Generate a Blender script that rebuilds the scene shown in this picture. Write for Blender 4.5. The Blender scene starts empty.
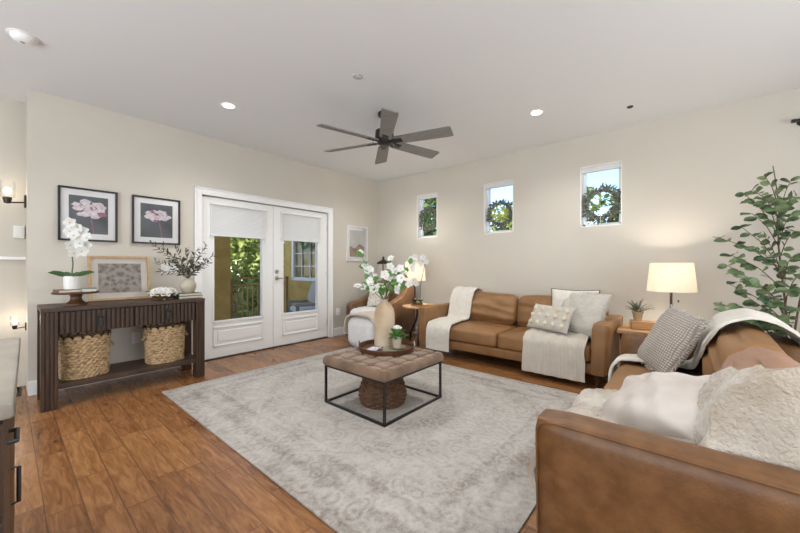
import bpy, bmesh, math, random
from mathutils import Vector, Matrix, Euler, noise
S = bpy.context.scene
COL = S.collection
rnd = random.Random(7)
PI = math.pi
R = math.radians

# ------------------------------------------------------------------ camera, sky, sun, lights, exposure
cam_d = bpy.data.cameras.new('camera'); cam = bpy.data.objects.new('camera', cam_d); COL.objects.link(cam)
HEAD = math.atan2(.6503, .7597)
cam.location = (0, 0, 1.17); cam.rotation_euler = (PI / 2, 0, HEAD)
cam_d.sensor_width = 36; cam_d.lens = 339 / 800 * 36; cam_d.clip_start = .05
S.camera = cam
S.view_settings.view_transform = 'Standard'; S.view_settings.look = 'None'
S.view_settings.gamma = 1; S.view_settings.use_curve_mapping = False
S.view_settings.exposure = 0.62

W = bpy.data.worlds.new('sky'); S.world = W; W.use_nodes = True
wn = W.node_tree.nodes; wl = W.node_tree.links
sky = wn.new('ShaderNodeTexSky'); sky.sky_type = 'NISHITA'; sky.sun_disc = False
sky.sun_elevation = R(42); sky.sun_rotation = R(140); sky.altitude = 300; sky.dust_density = .2; sky.ozone_density = 3.0
wn['Background'].inputs[1].default_value = .24
wl.new(sky.outputs[0], wn['Background'].inputs[0])

def lamp(name, typ, loc, energy, color=(1, 1, 1), rot=(0, 0, 0), **k):
    d = bpy.data.lights.new(name, typ); d.energy = energy; d.color = color
    for a, v in k.items(): setattr(d, a, v)
    o = bpy.data.objects.new(name, d); COL.objects.link(o); o.location = loc; o.rotation_euler = rot
    return o
# sun over the roof from the right rear: lights the trees, never enters the room
lamp('sun', 'SUN', (8, -6, 12), 5.0, (1, .95, .86), (R(42), 0, R(52)), angle=R(.6))
# unseen cool fill lights added behind the camera and at right, tilted up at ceiling
lamp('rear_fill', 'AREA', (-1.2, -3.05, 1.5), 170, (.84, .92, 1), (R(125), 0, 0), shape='RECTANGLE', size=4.6, size_y=2.0)
lamp('right_fill', 'AREA', (2.30, 1.6, 1.5), 75, (.88, .94, 1), (R(112), 0, R(90)), shape='RECTANGLE', size=2.6, size_y=1.9)
# ceiling downlights (the four over the seating and two rows over the kitchen)
DOWN = [(-3.51, 1.46), (-1.22, 3.62), (-3.46, 3.60), (-1.22, 1.46)]
for i, (x, y) in enumerate(DOWN + [(-3.4, -1.2), (-1.2, -1.2), (1.0, -1.2), (1.1, 1.46)]):
    lamp('downlight_beam', 'SPOT', (x, y, 2.74), 36, (1, .97, .94), (0, 0, 0), spot_size=R(150), spot_blend=.9, shadow_soft_size=.07)

# ------------------------------------------------------------------ helpers
def at(px, py, w):
    u = (px - 400) / 339; v = -(py - 267) / 339
    return Vector(((u * .7597 - .6503) * w, (u * .6503 + .7597) * w, 1.17 + v * w))

def tag(o, label=None, cat=None, group=None, kind=None):
    if label: o['label'] = label
    if cat: o['category'] = cat
    if group: o['group'] = group
    if kind: o['kind'] = kind
    return o

def thing(name, label, cat, loc=(0, 0, 0), rz=0, group=None):
    o = bpy.data.objects.new(name, None); COL.objects.link(o)
    o.empty_display_size = .1
    o.location = loc; o.rotation_euler = (0, 0, rz)
    return tag(o, label, cat, group)

class B:
    """collects shapes into one mesh"""
    def __init__(s): s.v = []; s.f = []; s.m = Matrix.Identity(4)
    def add(s, vs, fs):
        n = len(s.v); s.v += [s.m @ Vector(v) for v in vs]; s.f += [tuple(i + n for i in f) for f in fs]; return s
    def bm(s, b):
        b.verts.ensure_lookup_table(); b.verts.index_update()
        s.add([v.co.copy() for v in b.verts], [[v.index for v in f.verts] for f in b.faces]); b.free(); return s
    def box(s, c, d, bev=0, seg=2, rot=None):
        b = bmesh.new(); bmesh.ops.create_cube(b, size=1)
        bmesh.ops.scale(b, vec=d, verts=b.verts)
        if bev: bmesh.ops.bevel(b, geom=b.edges[:], offset=bev, segments=seg, profile=.5, affect='EDGES')
        if rot: bmesh.ops.rotate(b, cent=(0, 0, 0), matrix=Euler(rot).to_matrix(), verts=b.verts)
        bmesh.ops.translate(b, vec=c, verts=b.verts)
        return s.bm(b)
    def bx(s, x0, x1, y0, y1, z0, z1, bev=0, seg=2):
        return s.box(((x0 + x1) / 2, (y0 + y1) / 2, (z0 + z1) / 2), (abs(x1 - x0), abs(y1 - y0), abs(z1 - z0)), bev, seg)
    def lathe(s, prof, c=(0, 0, 0), n=32, sx=1, sy=1, cap=True):
        vs = []; fs = []
        for r, z in prof:
            for i in range(n):
                a = 2 * PI * i / n; vs.append((c[0] + r * sx * math.cos(a), c[1] + r * sy * math.sin(a), c[2] + z))
        for j in range(len(prof) - 1):
            for i in range(n):
                k = (i + 1) % n; fs.append((j * n + i, j * n + k, (j + 1) * n + k, (j + 1) * n + i))
        if cap:
            if prof[0][0] > 1e-5: fs.append(tuple(range(n))[::-1])
            if prof[-1][0] > 1e-5: fs.append(tuple((len(prof) - 1) * n + i for i in range(n)))
        return s.add(vs, fs)
    def tube(s, pts, r, n=8, cap=True):
        pts = [Vector(p) for p in pts]; m = len(pts)
        if not isinstance(r, (list, tuple)): r = [r] * m
        vs = []; fs = []; ref = None
        for j, p in enumerate(pts):
            t = (pts[min(j + 1, m - 1)] - pts[max(j - 1, 0)]); t = t.normalized() if t.length > 1e-9 else Vector((0, 0, 1))
            if ref is None: ref = t.orthogonal().normalized()
            ref = (ref - t * ref.dot(t)); ref = ref.normalized() if ref.length > 1e-6 else t.orthogonal().normalized()
            b = t.cross(ref)
            for i in range(n):
                a = 2 * PI * i / n; vs.append(p + (ref * math.cos(a) + b * math.sin(a)) * r[j])
        for j in range(m - 1):
            for i in range(n):
                k = (i + 1) % n; fs.append((j * n + i, j * n + k, (j + 1) * n + k, (j + 1) * n + i))
        if cap: fs.append(tuple(range(n))[::-1]); fs.append(tuple((m - 1) * n + i for i in range(n)))
        return s.add(vs, fs)
    def ball(s, c, r, u=12, v=8, sc=(1, 1, 1)):
        b = bmesh.new(); bmesh.ops.create_uvsphere(b, u_segments=u, v_segments=v, radius=r)
        bmesh.ops.scale(b, vec=sc, verts=b.verts); bmesh.ops.translate(b, vec=c, verts=b.verts); return s.bm(b)
    def grid(s, fn, nu, nv, closed_u=False):
        vs = [fn(i / (nu if closed_u else nu - 1), j / (nv - 1)) for j in range(nv) for i in range(nu)]; fs = []
        for j in range(nv - 1):
            for i in range(nu if closed_u else nu - 1):
                k = (i + 1) % nu; fs.append((j * nu + i, j * nu + k, (j + 1) * nu + k, (j + 1) * nu + i))
        return s.add(vs, fs)
    def prism(s, poly, axis, a, b_):
        """poly: 2D points; extruded along axis from a to b_"""
        def P(p, t): return (t, p[0], p[1]) if axis == 'x' else ((p[0], t, p[1]) if axis == 'y' else (p[0], p[1], t))
        n = len(poly); vs = [P(p, a) for p in poly] + [P(p, b_) for p in poly]
        fs = [tuple(range(n)), tuple(range(n, 2 * n))[::-1]] + [(i, i + n, (i + 1) % n + n, (i + 1) % n) for i in range(n)]
        return s.add(vs, fs)
    def leaf(s, p, d, nrm, L, w, fold=.15, rounded=False):
        p = Vector(p); d = Vector(d).normalized(); nrm = Vector(nrm); nrm = nrm - d * nrm.dot(d)
        nrm = nrm.normalized() if nrm.length > 1e-6 else d.orthogonal().normalized()
        x = d.cross(nrm)
        ts = ((.22, .8), (.5, 1), (.8, .72)) if rounded else ((.25, .75), (.55, 1), (.82, .55))
        vs = [p]
        for t, k in ts: vs += [p + d * L * t + x * w / 2 * k + nrm * fold * w * k, p + d * L * t - nrm * .04 * L * t, p + d * L * t - x * w / 2 * k + nrm * fold * w * k]
        vs.append(p + d * L - nrm * .1 * L)
        return s.add(vs, [(0, 2, 1), (0, 3, 2), (1, 2, 5, 4), (2, 3, 6, 5), (4, 5, 8, 7), (5, 6, 9, 8), (7, 8, 10), (8, 9, 10)])
    def build(s, name, mat, parent=None, smooth=True, ang=35, loc=None, rot=None):
        me = bpy.data.meshes.new(name); me.from_pydata([tuple(v) for v in s.v], [], s.f)
        me.update()
        b = bmesh.new(); b.from_mesh(me); bmesh.ops.recalc_face_normals(b, faces=b.faces); b.to_mesh(me); b.free()
        if smooth:
            me.shade_smooth(); me.set_sharp_from_angle(angle=R(ang))
        me.materials.append(mat)
        o = bpy.data.objects.new(name, me); COL.objects.link(o)
        if smooth and ang == 35 and len(s.f) < 4000:
            wnm = o.modifiers.new('weighted_normal', 'WEIGHTED_NORMAL'); wnm.keep_sharp = True
        if parent: o.parent = parent
        if loc: o.location = loc
        if rot: o.rotation_euler = rot
        return o

def sst(a, c, v): v = max(0, min(1, (v - a) / (c - a))); return v * v * (3 - 2 * v)
def nz(p, sc, seed=0): return noise.noise(Vector((p[0] * sc + seed * 7.3, p[1] * sc - seed * 3.1, p[2] * sc + seed * 1.7)))

def softbox(dims, r, n=10, bulge=(0, 0, 0), amp=0, sc=6, seed=0, wr=None):
    """rounded, bulging upholstery block centred on the origin; returns (verts, faces)"""
    b = bmesh.new(); bmesh.ops.create_cube(b, size=2)
    bmesh.ops.subdivide_edges(b, edges=b.edges[:], cuts=n, use_grid_fill=True)
    h = Vector(dims) / 2
    for v in b.verts:
        p = v.co.copy(); q = Vector((p.x * h.x, p.y * h.y, p.z * h.z))
        inn = Vector([max(-(h[i] - r), min(h[i] - r, q[i])) for i in range(3)])
        d = q - inn
        o = inn + (d.normalized() * r if d.length > 1e-9 else d)
        if d.length > 1e-9:
            # keep flat faces flat
            big = [abs(d[i]) > 1e-9 for i in range(3)]
            if sum(big) == 1: o = q
        cx, cy, cz = (1 - p.x ** 2), (1 - p.y ** 2), (1 - p.z ** 2)
        if abs(p.x) > .999: o.x += math.copysign(bulge[0] * cy * cz, p.x)
        if abs(p.y) > .999: o.y += math.copysign(bulge[1] * cx * cz, p.y)
        if abs(p.z) > .999: o.z += math.copysign(bulge[2] * cx * cy, p.z)
        if amp:
            k = nz(o, sc, seed) * amp
            o += (d.normalized() if d.length > 1e-9 else Vector((0, 0, 1))) * k
        if wr: o = wr(o, p)
        v.co = o
    b.verts.index_update()
    vs = [v.co.copy() for v in b.verts]; fs = [[v.index for v in f.verts] for f in b.faces]; b.free()
    return vs, fs

def soft(name, dims, r, mat, parent, loc=(0, 0, 0), rot=(0, 0, 0), **k):
    b = B(); b.add(*softbox(dims, r, **k)); return b.build(name, mat, parent, ang=60, loc=loc, rot=rot)

def pillow_mesh(w, h, t, n=26, amp=.012, sc=7, seed=0, pinch=.07, pw=.42):
    b = B(); vs = []; fs = []
    def pt(u, v, sg):
        x = u * w / 2 * (1 - pinch * (1 - v * v) * abs(u) ** 2); y = v * h / 2 * (1 - pinch * (1 - u * u) * abs(v) ** 2)
        e = max(0, (1 - u * u) * (1 - v * v)); th = t / 2 * e ** pw
        p = Vector((x, y, sg * th)); f = min(1, e * 5)
        k = nz(p, sc, seed + (3 if sg < 0 else 0)) * amp + nz(p, sc * 2.3, seed + 5) * amp * .5
        # radiating creases near the edges
        k += amp * .5 * math.sin(9 * (u + v * .6) + 4 * nz(p, 3, seed)) * (1 - f * .5)
        p.z += k * f * sg; return p
    ids = {}
    for sg in (1, -1):
        for j in range(n + 1):
            for i in range(n + 1):
                u = -1 + 2 * i / n; v = -1 + 2 * j / n
                u = math.sin(u * PI / 2) * .5 + u * .5; v = math.sin(v * PI / 2) * .5 + v * .5
                if sg < 0 and (i in (0, n) or j in (0, n)): ids[(sg, i, j)] = ids[(1, i, j)]; continue
                ids[(sg, i, j)] = len(vs); vs.append(pt(u, v, sg))
        for j in range(n):
            for i in range(n):
                q = [ids[(sg, i, j)], ids[(sg, i + 1, j)], ids[(sg, i + 1, j + 1)], ids[(sg, i, j + 1)]]
                fs.append(q if sg > 0 else q[::-1])
    b.add(vs, fs); return b

def outline(w, h, pinch=.07, n=20):
    P = []
    for k in range(4):
        for i in range(n):
            t = -1 + 2 * i / n
            u, v = ((t, -1), (1, t), (-t, 1), (-1, -t))[k]
            P.append(Vector((u * w / 2 * (1 - pinch * (1 - v * v)), v * h / 2 * (1 - pinch * (1 - u * u)), 0)))
    return P

def basis(x, y, loc):
    """matrix whose local X is x and local Y near y"""
    x = Vector(x).normalized(); y = Vector(y); y = (y - x * y.dot(x)).normalized(); z = x.cross(y)
    return Matrix(((x.x, y.x, z.x, loc[0]), (x.y, y.y, z.y, loc[1]), (x.z, y.z, z.z, loc[2]), (0, 0, 0, 1)))

def resample(pts, n):
    pts = [Vector(p) for p in pts]; L = [0]
    for a, c in zip(pts, pts[1:]): L.append(L[-1] + (c - a).length)
    out = []
    for i in range(n):
        s = L[-1] * i / (n - 1); k = 0
        while k < len(L) - 2 and L[k + 1] < s: k += 1
        f = (s - L[k]) / max(1e-9, L[k + 1] - L[k]); out.append(pts[k].lerp(pts[k + 1], f))
    return out

def smooth_path(pts, n, it=3):
    p = resample(pts, n)
    for _ in range(it): p = [p[0]] + [(p[i - 1] + p[i] * 2 + p[i + 1]) / 4 for i in range(1, n - 1)] + [p[-1]]
    return p

def drape(prof, x0, x1, n=70, m=36, fold=.006, nf=4, rough=.004, rsc=14, thick=.012, seed=0, skew=0, lift=.004, wob=.012, it=3, xa=None, za=None, sa=None):
    """cloth strip: prof is a list of (y, z); x runs across. returns a B with a closed thin sheet"""
    P = smooth_path([(0, a, c) for a, c in prof], n, it)
    b = B(); top = []; bot = []
    for i in range(n):
        s = i / (n - 1)
        for j in range(m):
            f = j / (m - 1); ii = i * (sa(f) if sa else 1); i0 = min(int(ii), n - 2); p = P[i0].lerp(P[i0 + 1], ii - i0)
            t = (P[i0 + 1] - P[max(i0 - 1, 0)]).normalized(); nr = Vector((0, -t.z, t.y))
            xl = xa(s) if xa else x0; x = xl + (x1 - xl) * f + skew * s
            x += wob * nz((s * 3, f * 2, 0), 2, seed)
            k = fold * (.5 + .5 * math.sin(2 * PI * nf * f + 2.2 * nz((s * 2, f, 0), 1.5, seed + 2))) + lift
            k += rough * nz((x, p.y, p.z), rsc, seed) + rough * .6 * nz((x, p.y, p.z), rsc * 2.7, seed + 4)
            q = Vector((x, p.y, p.z + (za(f, s, p) if za else 0)))
            top.append(q + nr * (k + thick)); bot.append(q + nr * max(k, .001))
    N = n * m; vs = top + bot; fs = []
    for i in range(n - 1):
        for j in range(m - 1):
            a = i * m + j; fs.append((a, a + 1, a + m + 1, a + m)); fs.append((N + a, N + a + m, N + a + m + 1, N + a + 1))
    for i in range(n - 1):
        for j in (0, m - 1):
            a = i * m + j; fs.append((a, a + m, N + a + m, N + a))
    for i in (0, n - 1):
        for j in range(m - 1):
            a = i * m + j; fs.append((a, a + 1, N + a + 1, N + a))
    return b.add(vs, fs)

# ------------------------------------------------------------------ materials
def nodes(name):
    m = bpy.data.materials.new(name); m.use_nodes = True; t = m.node_tree
    return m, t.nodes, t.links, t.nodes['Principled BSDF']

def pm(name, c1, c2=None, scale=8, rough=.6, bump=0, bscale=60, metal=0, spec=.4, stretch=(1, 1, 1), detail=4, lo=.3, hi=.7, sheen=0, dist=.004, distort=0, trans=0, coat=0):
    m, n, l, p = nodes(name)
    p.inputs['Roughness'].default_value = rough; p.inputs['Metallic'].default_value = metal
    p.inputs['Specular IOR Level'].default_value = spec
    if sheen: p.inputs['Sheen Weight'].default_value = sheen; p.inputs['Sheen Roughness'].default_value = .5
    if coat: p.inputs['Coat Weight'].default_value = coat
    p.inputs['Base Color'].default_value = (*c1, 1)
    tc = n.new('ShaderNodeTexCoord'); mp = n.new('ShaderNodeMapping'); mp.inputs['Scale'].default_value = stretch
    l.new(tc.outputs['Object'], mp.inputs[0])
    if c2:
        t = n.new('ShaderNodeTexNoise'); t.inputs['Scale'].default_value = scale; t.inputs['Detail'].default_value = detail
        t.inputs['Distortion'].default_value = distort
        l.new(mp.outputs[0], t.inputs['Vector'])
        r = n.new('ShaderNodeValToRGB'); r.color_ramp.elements[0].position = lo; r.color_ramp.elements[1].position = hi
        r.color_ramp.elements[0].color = (*c1, 1); r.color_ramp.elements[1].color = (*c2, 1)
        l.new(t.outputs['Fac'], r.inputs[0]); l.new(r.outputs[0], p.inputs['Base Color'])
    if bump:
        t = n.new('ShaderNodeTexNoise'); t.inputs['Scale'].default_value = bscale; t.inputs['Detail'].default_value = 3
        l.new(mp.outputs[0], t.inputs['Vector'])
        b = n.new('ShaderNodeBump'); b.inputs['Strength'].default_value = bump; b.inputs['Distance'].default_value = dist
        l.new(t.outputs['Fac'], b.inputs['Height']); l.new(b.outputs[0], p.inputs['Normal'])
    if trans:
        tr = n.new('ShaderNodeBsdfTranslucent'); mx = n.new('ShaderNodeMixShader'); mx.inputs[0].default_value = trans
        if c2: l.new(r.outputs[0], tr.inputs[0])
        else: tr.inputs[0].default_value = (*c1, 1)
        out = n['Material Output']; l.new(p.outputs[0], mx.inputs[1]); l.new(tr.outputs[0], mx.inputs[2]); l.new(mx.outputs[0], out.inputs[0])
    return m

def emis(name, c, s):
    m, n, l, p = nodes(name); p.inputs['Base Color'].default_value = (*c, 1)
    p.inputs['Emission Color'].default_value = (*c, 1); p.inputs['Emission Strength'].default_value = s; return m

def weave(name, c1, c2, sx, sy, rough=.9, bump=.6, axes='XY', dist=.004, sheen=.2):
    """two crossed wave patterns: woven or ribbed cloth"""
    m, n, l, p = nodes(name); p.inputs['Roughness'].default_value = rough; p.inputs['Specular IOR Level'].default_value = .2
    p.inputs['Sheen Weight'].default_value = sheen
    tc = n.new('ShaderNodeTexCoord'); w = []
    for ax, s in zip(axes, (sx, sy)):
        if s == 0: continue
        t = n.new('ShaderNodeTexWave'); t.bands_direction = ax; t.inputs['Scale'].default_value = s
        t.inputs['Distortion'].default_value = .6; t.inputs['Detail'].default_value = 1; t.inputs['Detail Scale'].default_value = 3
        l.new(tc.outputs['Object'], t.inputs[0]); w.append(t)
    if len(w) == 2:
        mu = n.new('ShaderNodeMath'); mu.operation = 'MULTIPLY'; l.new(w[0].outputs['Fac'], mu.inputs[0]); l.new(w[1].outputs['Fac'], mu.inputs[1]); h = mu.outputs[0]
    else: h = w[0].outputs['Fac']
    r = n.new('ShaderNodeValToRGB'); r.color_ramp.elements[0].color = (*c1, 1); r.color_ramp.elements[1].color = (*c2, 1)
    r.color_ramp.elements[1].position = .6
    l.new(h, r.inputs[0]); l.new(r.outputs[0], p.inputs['Base Color'])
    b = n.new('ShaderNodeBump'); b.inputs['Strength'].default_value = bump; b.inputs['Distance'].default_value = dist
    l.new(h, b.inputs['Height']); l.new(b.outputs[0], p.inputs['Normal']); return m

def glass_mat(name, tint=(1, 1, 1), refl=1.0):
    m, n, l, p = nodes(name); n.remove(p)
    tr = n.new('ShaderNodeBsdfTransparent'); tr.inputs[0].default_value = (*tint, 1)
    gl = n.new('ShaderNodeBsdfGlossy'); gl.inputs['Roughness'].default_value = .02
    fr = n.new('ShaderNodeFresnel'); fr.inputs[0].default_value = 1.45
    mu = n.new('ShaderNodeMath'); mu.operation = 'MULTIPLY'; mu.inputs[1].default_value = refl
    mx = n.new('ShaderNodeMixShader')
    l.new(fr.outputs[0], mu.inputs[0]); l.new(mu.outputs[0], mx.inputs[0]); l.new(tr.outputs[0], mx.inputs[1]); l.new(gl.outputs[0], mx.inputs[2])
    l.new(mx.outputs[0], n['Material Output'].inputs[0]); return m

def M_(n, op, a=None, b=None, l=None):
    x = n.new('ShaderNodeMath'); x.operation = op
    for i, v in enumerate((a, b)):
        if v is None: continue
        if isinstance(v, (int, float)): x.inputs[i].default_value = v
        else: l.new(v, x.inputs[i])
    return x.outputs[0]

def floor_mat():
    m, n, l, p = nodes('plank_floor')
    tc = n.new('ShaderNodeTexCoord'); sp = n.new('ShaderNodeSeparateXYZ'); l.new(tc.outputs['Object'], sp.inputs[0])
    ry = M_(n, 'DIVIDE', sp.outputs[1], .128, l); row = M_(n, 'FLOOR', ry, None, l)
    wn1 = n.new('ShaderNodeTexWhiteNoise'); wn1.noise_dimensions = '1D'; l.new(row, wn1.inputs['W'])
    rx = M_(n, 'ADD', M_(n, 'DIVIDE', sp.outputs[0], .74, l), M_(n, 'MULTIPLY', wn1.outputs['Value'], 7.3, l), l)
    col = M_(n, 'FLOOR', rx, None, l)
    cb = n.new('ShaderNodeCombineXYZ'); l.new(row, cb.inputs[0]); l.new(col, cb.inputs[1])
    wn2 = n.new('ShaderNodeTexWhiteNoise'); wn2.noise_dimensions = '2D'; l.new(cb.outputs[0], wn2.inputs['Vector'])
    # grain: noise stretched along the plank, shifted per plank
    sh = n.new('ShaderNodeVectorMath'); sh.operation = 'MULTIPLY_ADD'
    l.new(wn2.outputs['Color'], sh.inputs[0]); sh.inputs[1].default_value = (9, 9, 9); l.new(tc.outputs['Object'], sh.inputs[2])
    mp = n.new('ShaderNodeMapping'); mp.inputs['Scale'].default_value = (1.3, 9, 1); l.new(sh.outputs[0], mp.inputs[0])
    g = n.new('ShaderNodeTexNoise'); g.inputs['Scale'].default_value = 3.4; g.inputs['Detail'].default_value = 7; g.inputs['Distortion'].default_value = 1.3; g.inputs['Roughness'].default_value = .6
    l.new(mp.outputs[0], g.inputs['Vector'])
    f = M_(n, 'ADD', M_(n, 'MULTIPLY', g.outputs['Fac'], 1.1, l), M_(n, 'MULTIPLY', wn2.outputs['Value'], .20, l), l)
    r = n.new('ShaderNodeValToRGB'); e = r.color_ramp.elements
    e[0].position = .32; e[0].color = (.085, .030, .009, 1); e[1].position = .92; e[1].color = (.38, .185, .070, 1)
    k = e.new(.60); k.color = (.235, .098, .033, 1)
    l.new(f, r.inputs[0])
    fy = M_(n, 'FRACT', ry, None, l); fx = M_(n, 'FRACT', rx, None, l)
    dy = M_(n, 'MULTIPLY', M_(n, 'MINIMUM', fy, M_(n, 'SUBTRACT', 1, fy, l), l), .128, l)
    dx = M_(n, 'MULTIPLY', M_(n, 'MINIMUM', fx, M_(n, 'SUBTRACT', 1, fx, l), l), .74, l)
    d = M_(n, 'MINIMUM', dx, dy, l)
    mr = n.new('ShaderNodeMapRange'); mr.inputs['From Min'].default_value = .0006; mr.inputs['From Max'].default_value = .004; l.new(d, mr.inputs['Value'])
    mix = n.new('ShaderNodeMix'); mix.data_type = 'RGBA'; l.new(mr.outputs[0], mix.inputs['Factor'])
    mix.inputs[6].default_value = (.13, .055, .022, 1); l.new(r.outputs[0], mix.inputs[7]); l.new(mix.outputs[2], p.inputs['Base Color'])
    hs = M_(n, 'ADD', M_(n, 'MULTIPLY', g.outputs['Fac'], .25, l), mr.outputs[0], l)
    b = n.new('ShaderNodeBump'); b.inputs['Strength'].default_value = .22; b.inputs['Distance'].default_value = .003; l.new(hs, b.inputs['Height']); l.new(b.outputs[0], p.inputs['Normal'])
    p.inputs['Roughness'].default_value = .27; p.inputs['Specular IOR Level'].default_value = .5
    return m

def rug_mat(hx, hy):
    m, n, l, p = nodes('faded_rug'); p.inputs['Roughness'].default_value = .95; p.inputs['Specular IOR Level'].default_value = .1
    tc = n.new('ShaderNodeTexCoord'); sp = n.new('ShaderNodeSeparateXYZ'); l.new(tc.outputs['Object'], sp.inputs[0])
    ax = M_(n, 'ABSOLUTE', sp.outputs[0], None, l); ay = M_(n, 'ABSOLUTE', sp.outputs[1], None, l)
    e = M_(n, 'MINIMUM', M_(n, 'SUBTRACT', hx, ax, l), M_(n, 'SUBTRACT', hy, ay, l), l)      # distance to the edge
    # mirrored coordinates make the ornament symmetrical
    cb = n.new('ShaderNodeCombineXYZ'); l.new(ax, cb.inputs[0]); l.new(ay, cb.inputs[1])
    v = n.new('ShaderNodeTexVoronoi'); v.inputs['Scale'].default_value = 9; v.feature = 'SMOOTH_F1'; l.new(cb.outputs[0], v.inputs['Vector'])
    rings = M_(n, 'ADD', M_(n, 'MULTIPLY', M_(n, 'SINE', M_(n, 'MULTIPLY', v.outputs['Distance'], 26, l), None, l), .5, l), .5, l)
    # medallion rings
    rad = M_(n, 'SQRT', M_(n, 'ADD', M_(n, 'POWER', M_(n, 'DIVIDE', ax, 1.0, l), 2, l), M_(n, 'POWER', M_(n, 'DIVIDE', ay, .75, l), 2, l), l), None, l)
    nw = n.new('ShaderNodeTexNoise'); nw.inputs['Scale'].default_value = 5; l.new(cb.outputs[0], nw.inputs['Vector'])
    med = M_(n, 'ADD', M_(n, 'MULTIPLY', M_(n, 'SINE', M_(n, 'ADD', M_(n, 'MULTIPLY', rad, 16, l), M_(n, 'MULTIPLY', nw.outputs['Fac'], 7, l), l), None, l), .5, l), .5, l)
    band = M_(n, 'ADD', M_(n, 'MULTIPLY', M_(n, 'SINE', M_(n, 'MULTIPLY', e, 42, l), None, l), .5, l), .5, l)
    inb = M_(n, 'LESS_THAN', e, .36, l)
    bandm = M_(n, 'MULTIPLY', band, inb, l)
    big = n.new('ShaderNodeTexNoise'); big.inputs['Scale'].default_value = 2.2; big.inputs['Detail'].default_value = 5; l.new(tc.outputs['Object'], big.inputs['Vector'])
    fine = n.new('ShaderNodeTexNoise'); fine.inputs['Scale'].default_value = 44; fine.inputs['Detail'].default_value = 5; fine.inputs['Roughness'].default_value = .75
    mpf = n.new('ShaderNodeMapping'); mpf.inputs['Scale'].default_value = (1.1, .9, 1); l.new(tc.outputs['Object'], mpf.inputs[0]); l.new(mpf.outputs[0], fine.inputs['Vector'])
    pat = M_(n, 'ADD', M_(n, 'ADD', M_(n, 'MULTIPLY', rings, .13, l), M_(n, 'MULTIPLY', med, .11, l), l), M_(n, 'MULTIPLY', bandm, .12, l), l)
    f = M_(n, 'ADD', M_(n, 'ADD', pat, M_(n, 'MULTIPLY', big.outputs['Fac'], .55, l), l), M_(n, 'MULTIPLY', fine.outputs['Fac'], .95, l), l)
    f = M_(n, 'SUBTRACT', f, .42, l)
    r = n.new('ShaderNodeValToRGB'); q = r.color_ramp.elements
    q[0].position = .22; q[0].color = (.52, .50, .475, 1); q[1].position = .88; q[1].color = (.20, .17, .145, 1)
    k = q.new(.5); k.color = (.42, .395, .365, 1)
    l.new(f, r.inputs[0]); l.new(r.outputs[0], p.inputs['Base Color'])
    b = n.new('ShaderNodeBump'); b.inputs['Strength'].default_value = .5; b.inputs['Distance'].default_value = .004; l.new(fine.outputs['Fac'], b.inputs['Height']); l.new(b.outputs[0], p.inputs['Normal'])
    return m

M = {}
M['wall'] = pm('wall_paint', (.60, .56, .49), (.63, .59, .52), 1.5, .9, .12, 90, dist=.002, spec=.15)
M['ceil'] = pm('ceiling_paint', (.75, .755, .76), None, rough=.95, bump=.1, bscale=80, dist=.002, spec=.1)
M['white'] = pm('white_paint', (.87, .87, .86), None, rough=.35, spec=.45)
M['matte_white'] = pm('matte_white', (.80, .79, .77), None, rough=.7)
M['floor'] = floor_mat()
M['black'] = pm('black_metal', (.012, .012, .012), None, rough=.4, spec=.5)
M['bronze'] = pm('dark_bronze', (.035, .027, .022), (.06, .045, .035), 12, .35, metal=.7)
M['chrome'] = pm('satin_nickel', (.55, .53, .50), None, rough=.28, metal=1)
M['walnut'] = pm('dark_walnut', (.034, .0185, .011), (.070, .037, .021), 6, .42, .25, 70, stretch=(9, 1, 1), dist=.002)
M['walnut_v'] = pm('dark_walnut_upright', (.034, .0185, .011), (.070, .037, .021), 6, .42, .25, 70, stretch=(8, 8, .8), dist=.002)
M['redwood'] = pm('turned_brown_wood', (.065, .029, .015), (.135, .062, .03), 9, .38, stretch=(1, 1, 6))
M['oak'] = pm('light_oak', (.42, .26, .13), (.55, .36, .19), 8, .5, stretch=(1, 6, 6))
M['oak2'] = pm('golden_oak', (.36, .19, .075), (.52, .30, .13), 7, .4, stretch=(1, 7, 7))
M['leather'] = pm('tan_leather', (.205, .100, .037), (.325, .172, .072), 3.5, .46, .35, 160, dist=.0015, detail=7, spec=.4)
M['leather_d'] = pm('worn_tan_leather', (.115, .050, .0155), (.190, .088, .032), 16, .42, .4, 130, dist=.0015, detail=12, spec=.4, lo=.33, hi=.70)
M['leather_p'] = pm('rosy_tan_leather', (.30, .165, .105), (.40, .235, .16), 4, .5, .3, 140, dist=.0015, detail=6)
M['leather_dk'] = pm('dark_brown_leather', (.060, .030, .020), (.10, .052, .034), 4, .45, .3, 120, dist=.0015)
M['leather_m'] = pm('mid_brown_leather', (.135, .070, .034), (.215, .120, .062), 4, .45, .3, 130, dist=.0015, detail=6)
M['suede'] = pm('taupe_suede', (.140, .080, .045), (.275, .178, .112), 6, .85, .3, 90, dist=.002, sheen=.35, detail=6)
M['cream'] = pm('cream_knit', (.66, .62, .55), (.74, .70, .63), 30, .95, .7, 130, dist=.004, sheen=.3)
M['white_cloth'] = pm('white_slipcover', (.70, .69, .68), (.76, .75, .74), 14, .9, .4, 120, dist=.003, sheen=.2)
M['beige_cloth'] = pm('beige_blanket', (.50, .42, .33), (.60, .52, .43), 10, .95, .5, 120, dist=.003, sheen=.3)
M['linen'] = pm('white_linen', (.46, .405, .36), (.60, .555, .51), 5, .9, .35, 150, dist=.002, sheen=.2)
M['grey_linen'] = pm('grey_linen', (.47, .44, .39), (.57, .535, .48), 26, .95, .5, 180, dist=.002, sheen=.2, stretch=(1, 3, 1))
M['ribbed'] = weave('ribbed_beige_throw', (.50, .45, .38), (.66, .61, .53), 26, 0, axes='XY', bump=.7)
M['waffle'] = weave('waffle_cloth', (.31, .26, .22), (.66, .62, .57), 19, 19, bump=.9, dist=.008)
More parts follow.
